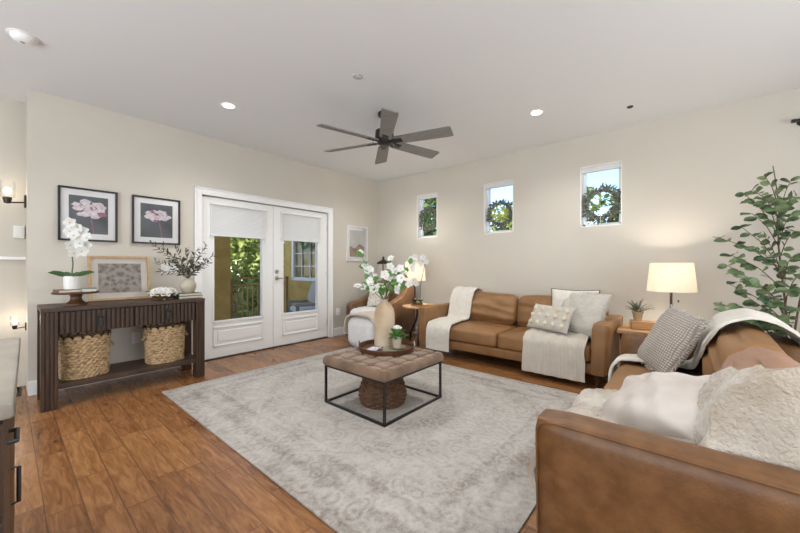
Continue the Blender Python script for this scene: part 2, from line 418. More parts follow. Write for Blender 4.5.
M['sherpa'] = pm('sherpa_fleece', (.34, .255, .165), (.60, .56, .50), 4.5, 1, 1.0, 75, dist=.012, sheen=.4, detail=6, lo=.28, hi=.66)
M['wicker'] = pm('natural_wicker', (.17, .095, .04), (.56, .40, .225), 22, .75, .5, 90, detail=5, stretch=(1, 1, 4), lo=.34, hi=.56)  # dark noise streaks paint in the shade of gaps between strands
M['wicker_d'] = pm('dark_wicker', (.075, .035, .018), (.17, .085, .045), 16, .65, .5, 120, detail=5)
M['trim_br'] = pm('brown_trim', (.04, .024, .018), None, rough=.7)
M['leafg'] = pm('glossy_leaf', (.022, .075, .022), (.085, .19, .06), 7, .42, trans=.18)
M['leafe'] = pm('grey_green_leaf', (.045, .090, .045), (.13, .20, .085), 7, .5, trans=.15)
M['olive'] = pm('olive_leaf', (.030, .042, .022), (.10, .115, .07), 20, .55)
M['leafb'] = pm('bright_leaf', (.05, .19, .03), (.16, .36, .08), 15, .5, trans=.2)
M['petal'] = pm('white_petal', (.84, .84, .82), None, rough=.6, trans=.25)
M['yellow'] = pm('yellow_centre', (.7, .5, .12), None, rough=.7)
M['stem'] = pm('brown_stem', (.10, .062, .035), (.16, .10, .06), 20, .8)
M['gstem'] = pm('green_stem', (.09, .13, .05), None, rough=.6)
M['ceramic'] = pm('white_ceramic', (.78, .78, .76), None, rough=.3, spec=.5)
M['stone'] = pm('sandy_stoneware', (.46, .33, .20), (.68, .58, .46), 4, .85, .35, 60, detail=8, dist=.003)
M['glaze'] = pm('cream_glaze', (.50, .44, .33), (.62, .57, .46), 9, .28, spec=.5)
M['brass'] = pm('aged_brass', (.14, .085, .03), (.28, .17, .06), 14, .4, metal=.5)
M['shade'] = pm('lamp_shade_linen', (.86, .82, .74), None, rough=.9, trans=.55)
M['glass'] = glass_mat('window_glass', (1, 1, 1), .45)
M['pglass'] = glass_mat('picture_glass', (1, 1, 1), .55)
M['blind'] = pm('cellular_blind', (.95, .95, .94), None, rough=.9, trans=.4)
M['blade'] = pm('weathered_grey_wood', (.19, .18, .165), (.27, .26, .24), 9, .6, stretch=(1, 9, 1))

def struct(name, b, m, label=None, cat=None, parent=None, smooth=False):
    o = b.build(name, m, parent, smooth=smooth)
    if not parent: tag(o, label, cat, kind='structure')
    return o

# ------------------------------------------------------------------ the room
LX, BY, CZ, RX, FY = -4.55, 4.66, 2.78, 2.4, -3.2
HX = -4.97
struct('floor', B().bx(HX - .2, RX + .2, FY - .2, BY + .2, -.12, 0), M['floor'], 'orange brown hand scraped plank floor', 'floor')
struct('ceiling', B().bx(HX - .2, RX + .2, FY - .2, BY + .2, CZ, CZ + .2), M['ceil'], 'flat white ceiling over the whole room', 'ceiling')
D0, D1, DH = 1.575, 3.485, 2.055
b = B(); b.bx(LX - .15, LX, .14, D0, 0, CZ).bx(LX - .15, LX, D1, BY + .15, 0, CZ).bx(LX - .15, LX, D0, D1, DH, CZ)
struct('wall_left', b, M['wall'], 'beige wall with the french doors and framed prints', 'wall')
WIN = [(-3.60, -3.18), (-2.34, -1.89), (-1.04, -.60)]; WZ0, WZ1 = 1.655, 2.40
GD = (.85, 1.95, 0.0, 2.2)
b = B(); xs = LX
for x0, x1 in WIN:
    b.bx(xs, x0, BY, BY + .18, 0, CZ).bx(x0, x1, BY, BY + .18, 0, WZ0).bx(x0, x1, BY, BY + .18, WZ1, CZ); xs = x1
b.bx(xs, GD[0], BY, BY + .18, 0, CZ).bx(GD[0], GD[1], BY, BY + .18, GD[3], CZ).bx(GD[1], RX + .1, BY, BY + .18, 0, CZ)
struct('wall_back', b, M['wall'], 'beige wall with three small high windows', 'wall')
struct('wall_right', B().bx(RX, RX + .15, FY, BY, 0, CZ), M['wall'], 'plain beige wall on the right side', 'wall')
struct('wall_rear', B().bx(HX, RX, FY - .15, FY, 0, CZ), M['wall'], 'plain beige wall behind the camera', 'wall')
b = B(); b.bx(HX - .15, HX, FY, .29, 0, CZ).bx(HX, LX - .15, .14, .29, 0, CZ)
struct('wall_hall', b, M['wall'], 'beige hall wall beyond the end of the left wall', 'wall')
struct('trim_1', B().bx(HX, HX + .05, -2.5, .14, 1.235, 1.265, .004), M['white'], 'white ledge along the hall wall', 'trim')
BH = .13
def bb(name, x0, x1, y0, y1, label):
    b = B(); b.bx(x0, x1, y0, y1, 0, BH - .02); 
    if x1 - x0 < .05: b.bx(x0, x1 - .004 if x0 < 0 else x1, y0, y1, BH - .02, BH, .003)
    else: b.bx(x0, x1, y0 + .004, y1, BH - .02, BH, .003)
    struct(name, b, M['white'], label, 'baseboard')
bb('baseboard_left', LX, LX + .016, .14, D0 - .085, 'white baseboard under the console table')
bb('baseboard_left', LX, LX + .016, D1 + .085, BY, 'white baseboard between french doors and corner')
bb('baseboard_back', LX, GD[0] - .08, BY - .016, BY, 'white baseboard along the back wall')

# french doors
def door(name, y0, y1, gy0, gy1, label, hinge_y, handle):
    t = thing(name, label, 'door', (LX - .05, (y0 + y1) / 2, 0)); t['kind'] = 'structure'
    c = (y0 + y1) / 2; gz0, gz1 = .46, 1.935
    a, e, g0, g1 = y0 - c + .003, y1 - c - .003, gy0 - c, gy1 - c
    fb = B(); fb.bx(-.022, .022, a, g0, .012, 2.045, .002).bx(-.022, .022, g1, e, .012, 2.045, .002)
    fb.bx(-.022, .022, g0, g1, .012, gz0).bx(-.022, .022, g0, g1, gz1, 2.045)
    fb.build('door_slab', M['white'], t, smooth=False)
    mb = B()      # glazing bead round the pane
    for q in (1, -1):
        for (p0, p1, z0, z1) in ((g0 - .012, g0 + .014, gz0 - .012, gz1 + .012), (g1 - .014, g1 + .012, gz0 - .012, gz1 + .012), (g0, g1, gz0 - .012, gz0 + .014), (g0, g1, gz1 - .014, gz1 + .012)):
            mb.bx(q * .020, q * .034, p0, p1, z0, z1, .003)
    mb.build('glazing_bead', M['white'], t)
    B().bx(-.004, .004, g0, g1, gz0, gz1).build('pane', M['glass'], t, smooth=False)
    pb = B()      # raised lower panel with moulding
    for (p0, p1, z0, z1) in ((g0, g0 + .02, .15, .40), (g1 - .02, g1, .15, .40), (g0, g1, .15, .17), (g0, g1, .38, .40)): pb.bx(.020, .034, p0, p1, z0, z1, .004)
    pb.bx(.02, .030, g0 + .055, g1 - .055, .205, .345, .006)
    pb.build('raised_panel', M['white'], t)
    sb = B(); n = 22                          # cellular shade over the upper part of the pane
    z1 = gz1 + .015; z0 = 1.575
    prof = []
    for i in range(n):
        za = z0 + (z1 - z0) * i / n; zb = z0 + (z1 - z0) * (i + .5) / n; prof += [(.044, za), (.047, zb)]
    prof += [(.040, z1)]
    sb.prism(prof + [(.034, z1), (.034, z0)], 'y', g0 - .035, g1 + .035)
    sh = sb.build('cellular_shade', M['blind'], t, smooth=False)
    B().bx(.034, .062, g0 - .045, g1 + .045, z1, z1 + .028, .004).bx(.034, .060, g0 - .04, g1 + .04, z0 - .02, z0, .004).build('shade_rail', M['white'], sh)
    for z in (.25, 1.05, 1.80):
        B().tube([(.028, hinge_y - c, z - .045), (.028, hinge_y - c, z + .045)], .008, 8).build('hinge', M['chrome'], t)
    if handle is not None:
        h = handle - c
        k = B().tube([(.022, h, 1.095), (.034, h, 1.095)], .030, 20).tube([(.034, h, 1.095), (.050, h, 1.095)], .018, 16).build('deadbolt', M['chrome'], t)
        k = B().tube([(.022, h, 1.0), (.032, h, 1.0)], .030, 20).tube([(.03, h, 1.0), (.062, h, 1.0), (.066, h + .03, 1.0), (.064, h + .10, .995)], [.012, .012, .011, .009], 10)
        k.build('lever_handle', M['chrome'], t)
    return t
MIDY = 2.53
door('door_1', D0, MIDY, 1.715, 2.375, 'left white french door beside the console table', D0 + .004, None)
door('door_2', MIDY, D1, 2.675, 3.305, 'right white french door with lever handle and deadbolt', D1 - .004, 2.585)
b = B()
for x0, x1 in ((LX, LX + .02),):
    b.bx(x0, x1, D0 - .085, D0 + .0, 0, DH + .085, .004).bx(x0, x1, D1, D1 + .085, 0, DH + .085, .004).bx(x0, x1, D0, D1, DH, DH + .085, .004)
    b.bx(x0, x1 + .012, D0 - .085, D0 - .067, 0, DH + .085, .004).bx(x0, x1 + .012, D1 + .067, D1 + .085, 0, DH + .085, .004).bx(x0, x1 + .012, D0 - .085, D1 + .085, DH + .067, DH + .085, .004)
struct('trim_2', b, M['white'], 'white casing round the french doors', 'trim', smooth=True)
struct('trim_3', B().bx(LX - .16, LX + .01, D0, D1, 0, .012, .003), M['bronze'], 'dark threshold under the french doors', 'trim')

# the three high windows
for i, (x0, x1) in enumerate(WIN):
    t = thing('window_%d' % (i + 1), ['small high window nearest the corner filled with green tree', 'middle of the three small high windows', 'small high window nearest the ficus plant'][i], 'window', ((x0 + x1) / 2, BY, WZ0)); t['kind'] = 'structure'
    w = x1 - x0; h = WZ1 - WZ0; a = w / 2
    fb = B()
    fb.bx(-a, -a + .012, .0, .16, 0, h).bx(a - .012, a, .0, .16, 0, h).bx(-a, a, .0, .16, 0, .012).bx(-a, a, .0, .16, h - .012, h)
    for q in ((-a + .01, -a + .045, 0, h), (a - .045, a - .01, 0, h), (-a, a, .008, .045), (-a, a, h - .045, h - .01)): fb.bx(q[0], q[1], .09, .14, q[2], q[3], .004)
    fb.build('window_frame', M['white'], t)
    B().bx(-a + .03, a - .03, .112, .118, .03, h - .03).build('pane', M['glass'], t, smooth=False)
    rb = B().bx(-a + .014, a - .014, .005, .06, h - .075, h - .014, .006)
    rb.build('rolled_blind', M['blind'], t)
    if i != 1: B().tube([(0 if i == 2 else -.1, .012, .25), (0 if i == 2 else -.1, .004, -.03)], .0025, 6).build('pull_cord', M['matte_white'], t)
# glass door behind the curtain, right of the frame
t = thing('window_4', 'tall glass door behind the white curtain', 'window', ((GD[0] + GD[1]) / 2, BY, 0)); t['kind'] = 'structure'
a = (GD[1] - GD[0]) / 2; fb = B()
for q in ((-a, -a + .06, 0, GD[3]), (a - .06, a, 0, GD[3]), (-a, a, 0, .08), (-a, a, GD[3] - .06, GD[3])): fb.bx(q[0], q[1], .06, .13, q[2], q[3], .004)
fb.build('window_frame', M['white'], t); B().bx(-a + .05, a - .05, .09, .10, .06, GD[3] - .05).build('pane', M['glass'], t, smooth=False)

# curtain rod and curtain
t = thing('curtain_rod', 'black curtain rod high on the right of the back wall', 'curtain rod', (.70, BY - .09, 2.465))
B().tube([(0, 0, 0), (1.45, 0, 0)], .013, 12).build('rod', M['black'], t)
B().lathe([(.0, -.015), (.016, -.015), (.016, .012), (0, .012)], n=14).build('finial', M['black'], t, rot=(0, PI / 2, 0))
for x in (.06, 1.4): B().tube([(x, 0, -.0), (x, .075, 0)], .008, 8).tube([(x, .078, 0), (x, .09, 0)], .03, 12).build('bracket', M['black'], t)
def cur(f, s):
    x = .11 + .62 * f; return (x, .028 * math.sin(f * 2 * PI * 8) * (.6 + .4 * (1 - s)), -.015 - 2.43 * s)
b = B().grid(cur, 150, 20)
c = b.build('curtain', pm('white_sheer', (.82, .82, .81), None, rough=.9, trans=.45), None, ang=80); c.location = (.70, BY - .09, 2.465)
tag(c, 'white sheer curtain hanging from the black rod at the right edge', 'curtain')

# outside: patio, trees, neighbour
M['stucco'] = pm('mustard_stucco', (.50, .32, .09), (.62, .42, .14), 5, .9, .4, 70)
M['stucco_t'] = pm('tan_stucco', (.50, .36, .20), (.58, .43, .25), 5, .9, .4, 70)
struct('sun_block', B().bx(LX - .15, RX + .15, FY - .15, BY + .18, CZ + .2, 5.6), M['stucco_t'], 'unseen tan stucco block added above to shade the patio', 'wall')  # unseen mass added above the ceiling to keep sun off the patio walls
M['rail'] = pm('brown_railing_paint', (.40, .24, .11), None, rough=.6)
M['paver'] = pm('patio_concrete', (.45, .40, .34), (.55, .50, .43), 4, .85, .2, 60)
M['ground'] = pm('dry_ground', (.22, .19, .10), (.34, .30, .17), .5, 1)
PX = -6.78
struct('floor_patio', B().bx(PX - .15, LX - .15, .6, 4.3, -.14, -.02), M['paver'], 'concrete patio floor outside the french doors', 'floor')
b = B().bx(PX - .15, PX + .05, .6, 2.84, -.02, 2.9)
struct('wall_patio', b, M['stucco'], 'mustard stucco wall outside the left french door', 'wall')
PWY = 4.10
# wing wall with a window in it
wx0, wx1, wz0, wz1 = -6.58, -5.66, .90, 2.0
b = B().bx(PX - .15, wx0, PWY, PWY + .2, -.02, 2.9).bx(wx1, LX - .15, PWY, PWY + .2, -.02, 2.9).bx(wx0, wx1, PWY, PWY + .2, -.02, wz0).bx(wx0, wx1, PWY, PWY + .2, wz1, 2.9)
struct('wall_wing', b, M['stucco'], 'mustard stucco wall with a gridded window on the patio', 'wall')
t = thing('window_5', 'white gridded window in the mustard patio wall', 'window', ((wx0 + wx1) / 2, PWY, wz0)); t['kind'] = 'structure'
a = (wx1 - wx0) / 2; h = wz1 - wz0; fb = B()
for q in ((-a - .03, -a + .04, -.03, h + .03), (a - .04, a + .03, -.03, h + .03), (-a, a, -.03, .04), (-a, a, h - .04, h + .03)): fb.bx(q[0], q[1], -.02, .05, q[2], q[3], .004)
fb.build('window_frame', M['white'], t)
mb = B()
for k in (1, 2): mb.bx(-a + 2 * a * k / 3 - .01, -a + 2 * a * k / 3 + .01, .015, .035, .03, h - .03)
for k in (1, 2, 3): mb.bx(-a + .03, a - .03, .016, .034, h * k / 4 - .01, h * k / 4 + .01)
mb.build('grid_bars', M['matte_white'], t, smooth=False)
B().bx(-a + .03, a - .03, .04, .05, .03, h - .03).build('pane', pm('dim_pane', (.20, .15, .06), None, rough=.08, spec=.6), t, smooth=False)

def railing():
    t = thing('balcony_railing', 'brown metal balcony railing beyond the patio', 'railing', (PX - .02, 2.84, -.02))
    L = PWY - 2.84
    B().bx(-.025, .025, 0, L, .93, .97, .006).build('top_rail', M['rail'], t)
    B().bx(-.02, .02, 0, L, .80, .83, .004).build('mid_rail', M['rail'], t)
    B().bx(-.02, .02, 0, L, .07, .11, .004).build('bottom_rail', M['rail'], t)
    for k in range(12):
        y = .05 + k * (L - .08) / 11
        p = B().bx(-.011, .011, y - .011, y + .011, .10, .81); 
        if k in (0, 11): p.bx(-.018, .018, y - .018, y + .018, 0, .94)
        p.build('baluster', M['rail'], t, smooth=False)
railing()

def wreath(loc, rz, r, leafm, mats, name, label, group, seed, n=260, L=.07, w=.017, spread=.5, tail=False, centre=None, stemm='stem'):
    g = random.Random(seed); t = thing(name, label, 'wreath', loc, rz, group)
    b = B()
    for k in range(4):
        pts = []
        for i in range(33):
            a = 2 * PI * i / 32; rr = r * (1 + .06 * math.sin(3 * a + k * 1.7)) * .82
            pts.append((rr * math.cos(a), -.012 + .008 * math.sin(5 * a + k), rr * math.sin(a)))
        b.tube(pts, .010, 5, False)
    b.build('twig_ring', M[stemm], t)
    b = B()
    for i in range(n):
        a = 2 * PI * g.random(); rr = r * (.58 + .42 * g.random()); p = (rr * math.cos(a), -.012 - .02 * g.random(), rr * math.sin(a))
        da = a + g.choice((-1, 1)) * g.uniform(.2, 1.3); d = (math.cos(da), -.25 * g.random(), math.sin(da))
        b.leaf(p, d, (g.uniform(-.5, .5), -1, g.uniform(-.5, .5)), L * g.uniform(.7, 1.2), w * g.uniform(.8, 1.3))
    b.build('leaves', M[leafm], t)
    if centre:
        b = B()
        for i in range(60):
            a = 2 * PI * g.random(); rr = r * .62 * math.sqrt(g.random()); b.leaf((rr * math.cos(a), -.02, rr * math.sin(a)), (g.uniform(-1, 1), -.3, g.uniform(-1, 1)), (0, -1, 0), .06, .03)
        b.build('blossoms', M[centre], t)
    if tail:
        b = B()
        for s in (-1, 1): b.tube([(0, -.02, -r * .8), (s * .02, -.03, -r * 1.1), (s * .03, -.03, -r * 1.75)], .008, 6)
        b.build('ribbon', M['matte_white'], t)
    return t
M['wleaf'] = pm('dusty_wreath_leaf', (.075, .095, .065), (.23, .25, .19), 25, .7)
M['limeleaf'] = pm('lime_leaf', (.35, .42, .08), (.55, .6, .2), 20, .6)
wreath((-3.39, BY + .075, 1.98), 0, .185, 'wleaf', None, 'window_wreath', 'full green leafy wreath hanging in the window nearest the corner', 'wreaths in the high windows', 3, n=420, centre='leafe')
wreath((-2.11, BY + .075, 1.94), 0, .185, 'wleaf', None, 'window_wreath', 'wreath with lime green centre in the middle high window', 'wreaths in the high windows', 4, centre='limeleaf')
wreath((-.82, BY + .07, 1.93), 0, .20, 'wleaf', None, 'window_wreath', 'open grey green twig wreath in the high window nearest the ficus', 'wreaths in the high windows', 5, n=280)
wreath((-6.05, PWY - .03, 1.72), 0, .17, 'leafb', None, 'patio_wreath', 'round green wreath hung on the patio window outside', None, 6, n=160)

# patio chair with a pillow
t = thing('patio_chair', 'grey patio armchair outside the right french door', 'patio chair', (-5.36, 3.66, -.02), R(-20))
M['greyw'] = pm('grey_wicker', (.20, .19, .18), (.32, .31, .29), 40, .8, .5, 90)
B().box((0, 0, .30), (.62, .62, .14), .03).build('seat', M['greyw'], t)
B().box((0, .28, .60), (.62, .08, .60), .03, rot=(R(-10), 0, 0)).build('backrest', M['greyw'], t)
for s in (-1, 1):
    B().box((s * .32, -.02, .52), (.07, .60, .05), .02).build('armrest', M['greyw'], t)
    for y in (-.27, .25): B().bx(s * .32 - .025, s * .32 + .025, y - .025, y + .025, 0, .51, .004).build('leg', M['greyw'], t)
B().box((0, -.02, .41), (.54, .54, .08), .03).build('seat_cushion', M['white_cloth'], t)
p = pillow_mesh(.42, .42, .15, 16).build('patio_pillow', M['grey_linen'], None, ang=80)
p.matrix_world = basis((math.cos(R(-20)), math.sin(R(-20)), 0), (.10, .26, 1), (-5.32, 3.76, .70)); tag(p, 'pale pillow standing on the grey patio chair', 'pillow')

def tree(loc, h, rx, rz, n, seed, leafm, label, base=.0, L=.19, trunk_r=.07):
    g = random.Random(seed); t = thing('garden_tree', label, 'tree', loc, 0, 'trees outside the windows')
    b = B(); cz = h - rz
    b.tube([(0, 0, base), (.1, .05, h * .4), (-.05, .0, h * .8)], [trunk_r, trunk_r * .8, trunk_r * .4], 8)
    for k in range(7):
        a = k * 2.4; z = cz - rz * .5 + rz * k / 7
        b.tube([(0, 0, z - rz * .3), (rx * .4 * math.cos(a), rx * .4 * math.sin(a), z), (rx * .8 * math.cos(a), rx * .8 * math.sin(a), z + rz * .3)], [trunk_r * .45, trunk_r * .3, .01], 6)
    b.build('trunk', M['stem'], t)
    b = B(); cl = []
    for k in range(26):
        a = g.uniform(0, 2 * PI); q = g.uniform(-1, 1); s = math.sqrt(1 - q * q) * g.uniform(.5, .95)
        cl.append(Vector((rx * s * math.cos(a), rx * s * math.sin(a), cz + rz * q * .9)))
    for i in range(n):
        c = g.choice(cl); p = c + Vector((g.gauss(0, 1), g.gauss(0, 1), g.gauss(0, 1))) * rx * .16
        b.leaf(p, (g.uniform(-1, 1), g.uniform(-1, 1), g.uniform(-1, .5)), (g.uniform(-1, 1), g.uniform(-1, 1), 1), L * g.uniform(.7, 1.3), L * .62)
    b.build('foliage', M[leafm], t)
M['tl1'] = pm('yellow_green_foliage', (.20, .28, .06), (.45, .52, .16), 1.2, .6, trans=.3)
M['tl2'] = pm('deep_green_foliage', (.08, .16, .045), (.24, .34, .12), 1.2, .6, trans=.3)
struct('ground', B().bx(-60, 40, -40, 80, -3.4, -3.2), M['ground'], 'dry ground outside the house', 'ground')
GZ = -3.2
for k, (x, y, h, rx, rz, m_, lab) in enumerate([
    (-9.0, 3.9, 5.6, 1.5, 2.0, 'tl1', 'yellow green tree close behind the balcony railing'),
    (-9.6, 6.6, 6.6, 1.8, 2.4, 'tl2', 'tall green tree behind the patio railing to the right'),
    (-12.5, 5.0, 7.0, 2.2, 2.8, 'tl1', 'large yellow green tree far beyond the railing'),
    (-12.0, 8.5, 7.5, 2.2, 2.8, 'tl2', 'deep green tree far beyond the patio'),
    (-5.9, 8.2, 7.0, 1.3, 2.3, 'tl2', 'tall deep green tree filling the corner window'),
    (-3.7, 10.0, 6.1, 1.0, 1.2, 'tl1', 'low yellow green tree seen through the middle window'),
    (-2.4, 9.2, 6.05, 1.3, 1.2, 'tl1', 'broad yellow green treetop at left of the ficus window'),
    (-.6, 9.6, 6.0, 1.2, 1.2, 'tl2', 'deep green treetop low in the ficus window'),
    (2.6, 9.0, 6.5, 1.6, 2.2, 'tl2', 'green tree behind the curtained glass door')]):
    tree((x, y, GZ), h, rx, rz, 6500, 40 + k, m_, lab)
t = thing('neighbor_house', 'low tan house with brown roof in the middle window', 'house', (-6.0, 15, GZ))
B().bx(-4, 4, 0, 5, 0, 4.2).build('wall', M['stucco_t'], t, smooth=False)
B().prism([(-.4, 4.2), (5.4, 4.2), (2.5, 5.3)], 'x', -4.4, 4.4).build('roof', pm('clay_roof', (.30, .17, .11), (.38, .23, .15), 3, .9), t, smooth=False)

# hall sconces, white box, kitchen cabinet
def sconce(loc, s, label):
    t = thing('wall_sconce', label, 'sconce', loc, 0, 'hall sconces')
    B().box((0, -.008, 0), (.06, .016, .12), .006).build('backplate', M['bronze'], t)
    B().tube([(0, -.016, -.01), (0, -.10, -.02), (0, -.12, -.02)], .007, 8).lathe([(.0, -.045), (.022, -.04), (.030, .0), (.030, .015), (0, .015)], (0, -.12, .01), 16).build('arm', M['bronze'], t)
    B().lathe([(.052, 0), (.052, .15), (.049, .15), (.049, .004), (.0, .004)], (0, -.12, .025), 24, cap=False).build('glass_shade', glass_mat('clear_glass', (1, 1, 1), .3), t)
    B().ball((0, -.12, .085), .026, 12, 10, (1, 1, 1.3)).build('bulb', emis('warm_bulb', (1, .86, .66), 2.2), t)
    l = lamp('sconce_light', 'POINT', (0, -.12, .09), 1.3 * s, (1, .88, .72), shadow_soft_size=.035); l.parent = t
    if s < 1: t.scale = (s, s, s)
    return t
sconce((-4.83, .14, 1.79), 1, 'bronze wall sconce with lit glass shade above the hall ledge')
sconce((-4.82, .14, .60), .62, 'small lit wall sconce low in the hall above the counter')
b = B().box((0, 0, 0), (.03, .075, .12), .008); b.box((.016, 0, .0), (.008, .05, .09), .003)
o = b.build('wall_chime', M['matte_white'], None); o.location = (HX + .016, .095, 1.505); tag(o, 'square white box on the hall wall below the sconce', 'wall box')

t = thing('dresser_cabinet', 'dark wood cabinet with pale stone top at the left edge', 'cabinet', (-1.72, -.268, 0), R(-1.75))
B().bx(-.50, .50, -.28, .265, .08, .82, .006).bx(-.46, .46, -.24, .24, 0, .08).build('body', M['walnut_v'], t)
M['marble'] = pm('pale_stone_top', (.24, .215, .185), (.38, .345, .30), 5, .3, detail=9, distort=1.2)
B().bx(-.53, .53, -.31, .30, .82, .86, .008).build('top', M['marble'], t)
for x in (-.25, .25):
    d = B().bx(x - .235, x + .235, .265, .283, .58, .80, .004).build('drawer', M['walnut'], t)
    B().tube([(x - .05, .283, .69), (x - .05, .300, .69), (x + .05, .300, .69), (x + .05, .283, .69)], .006, 8).build('handle', M['black'], d)
    d = B().bx(x - .235, x + .235, .265, .283, .10, .565, .004).build('cabinet_door', M['walnut_v'], t)
    B().tube([(x + .20, .283, .36), (x + .20, .300, .36), (x + .20, .300, .48), (x + .20, .283, .48)], .006, 8).build('handle', M['black'], d)

# ------------------------------------------------------------------ ceiling fittings
def dl(x, y, label):
    t = thing('recessed_downlight', label, 'ceiling light', (x, y, CZ), 0, 'recessed ceiling downlights')
    B().lathe([(.052, -.002), (.075, -.004), (.078, 0), (.055, .0)], n=32, cap=False).build('trim_ring', M['white'], t)
    B().lathe([(.0, -.0015), (.054, -.0015)], n=32, cap=False).build('diffuser', emis('lit_diffuser', (1, .95, .86), 9), t)
for (x, y), lab in zip(DOWN, ['lit round downlight in the ceiling over the console table', 'lit round downlight in the ceiling above the tan sofa', 'lit downlight partly hidden by the fan blade', 'lit downlight in the ceiling nearest the camera']): dl(x, y, lab)
t = thing('smoke_detector', 'round white smoke detector on the ceiling at upper left', 'smoke detector', (-3.54, .085, CZ))
B().lathe([(.0, -.045), (.035, -.044), (.05, -.036), (.062, -.02), (.066, 0)], n=36).build('cover', M['white'], t)
B().lathe([(.066, -.006), (.078, -.005), (.078, 0)], n=36, cap=False).build('base', M['white'], t)
B().lathe([(0, -.048), (.012, -.047), (.013, -.043)], n=16, cap=False).build('test_button', pm('grey_plastic', (.3, .3, .3), None), t)
for (x, y, m_, lab) in ((-2.14, 1.95, 'chrome', 'flat round grey cap on the ceiling near the fan'), (-.46, 4.10, 'black', 'tiny dark sprinkler cap in the ceiling above the ficus window')):
    o = B().lathe([(0, -.012), (.02, -.012), (.024, -.006), (.042 if m_ == 'chrome' else .028, -.005), (.042 if m_ == 'chrome' else .028, 0)], n=24).build('sprinkler_cap', M[m_] if m_ == 'black' else pm('pale_cap', (.5, .49, .47), None, rough=.4)); o.location = (x, y, CZ); tag(o, lab, 'sprinkler', 'ceiling sprinkler caps')

t = thing('ceiling_fan', 'black ceiling fan with six weathered grey blades', 'ceiling fan', (-2.44, 2.60, CZ))
B().lathe([(.0, 0), (.07, 0), (.068, -.03), (.035, -.06), (.0, -.06)], n=28).build('canopy', M['black'], t)
B().tube([(0, 0, -.05), (0, 0, -.19)], .013, 12).build('downrod', M['black'], t)
B().lathe([(.0, -.17), (.04, -.17), (.095, -.19), (.10, -.27), (.085, -.295), (.06, -.30)], n=36).build('motor_housing', M['black'], t)
B().lathe([(.0, -.335), (.05, -.335), (.075, -.32), (.075, -.298), (.0, -.298)], n=32).build('hub_cap', M['black'], t)
for k in range(6):
    a = R(17 + 60 * k); pitch = R(-14)
    bb_ = B(); bb_.m = Matrix.Rotation(a, 4, 'Z') @ Matrix.Translation((0, 0, -.302)) @ Matrix.Rotation(pitch, 4, 'X')
    bb_.prism([(.10, -.050), (.14, -.062), (.70, -.076), (.725, -.066), (.725, .066), (.70, .076), (.14, .062), (.10, .050)], 'z', -.005, .005)
    bl = bb_.build('blade', M['blade'], t)
    ib = B(); ib.m = Matrix.Rotation(a, 4, 'Z') @ Matrix.Translation((0, 0, -.302)) @ Matrix.Rotation(pitch, 4, 'X')
    ib.bx(.055, .20, -.03, .03, -.012, -.005, .002)
    for (x, y) in ((.12, .03), (.12, -.03), (.18, .0)): ib.tube([(x, y, -.006), (x, y, -.016)], .008, 8)
    ib.build('blade_bracket', M['black'], bl)

# ------------------------------------------------------------------ things on the left wall
def plate(name, y, z, w, h, label, n, outlet):
    t = thing(name, label, 'outlet' if outlet else 'light switch', (LX, y, z), 0, 'wall outlets' if outlet else None)
    B().bx(0, .006, -w / 2, w / 2, -h / 2, h / 2, .002).build('cover_plate', M['white'], t)
    for k in range(n):
        if outlet: B().bx(.005, .009, -.018, .018, -.045 + .05 * k, -.005 + .05 * k, .003).build('socket', M['matte_white'], t)
        else: B().bx(.005, .011, -w / 2 + w * (k + .5) / n - .016, -w / 2 + w * (k + .5) / n + .016, -.034, .034, .003).build('rocker_switch', M['matte_white'], t)
plate('switch_plate', 1.24, 1.145, .17, .115, 'white multi switch plate behind the olive branches', 3, False)
plate('wall_outlet', .93, .40, .075, .118, 'white outlet on the wall between the two wicker baskets', 2, True)
plate('wall_outlet', 3.69, .40, .075, .118, 'white outlet right of the french doors', 2, True)

M['photo_bg'] = pm('dark_print', (.085, .095, .105), (.17, .185, .20), 3, .7, detail=3)
M['mat_board'] = pm('mat_board', (.90, .89, .89), None, rough=.9)
M['peony'] = pm('pink_peony_print', (.62, .50, .55), (.90, .86, .88), 30, .8, detail=6)
M['peony_d'] = pm('plum_print', (.30, .13, .20), (.42, .24, .31), 30, .8)
def peony_art(y0, y1, z0, z1, label, cy, cz, sc, seed, flat):
    w, h = y1 - y0, z1 - z0; t = thing('framed_print', label, 'picture', (LX, (y0 + y1) / 2, (z0 + z1) / 2), 0, 'framed peony prints')
    a, c = w / 2, h / 2; f = .018
    fb = B()
    for q in ((-a, -a + f, -c, c), (a - f, a, -c, c), (-a + f, a - f, -c, -c + f), (-a + f, a - f, c - f, c)): fb.bx(.002, .028, *q, .002)
    fb.build('frame', M['black'], t)
    B().bx(.003, .010, -a + f, a - f, -c + f, c - f).build('mat', M['mat_board'], t, smooth=False)
    p = B().bx(.010, .0112, -a + .075, a - .075, -c + .075, c - .075).build('print', M['photo_bg'], t, smooth=False)
    g = random.Random(seed); pb = B(); db = B(); x = .0115
    for i in range(46):
        rr = (i / 46) ** .7; an = g.uniform(0, 2 * PI)
        py, pz = cy + sc * rr * math.cos(an), cz + sc * flat * rr * math.sin(an) + sc * .12
        r1 = sc * g.uniform(.22, .42); n = 9; x += .00002
        poly = [(py + r1 * math.cos(2 * PI * k / n + an) * g.uniform(.6, 1.1), pz + r1 * .62 * math.sin(2 * PI * k / n + an) * g.uniform(.6, 1.1)) for k in range(n)]
        (db if i % 8 == 5 else pb).add([(x, u, v) for u, v in poly], [tuple(range(n))])
    st = [(.0113, cy + .006 - .004, cz), (.0113, cy + .006 + .004, cz), (.0113, cy + .04, -c + .08), (.0113, cy + .03, -c + .08)]
    db.add(st, [(0, 1, 2, 3)])
    pb.build('flower', M['peony'], p, smooth=False); db.build('flower_shadow', M['peony_d'], p, smooth=False)
    B().bx(.019, .021, -a + f, a - f, -c + f, c - f).build('glass', M['pglass'], t, smooth=False)
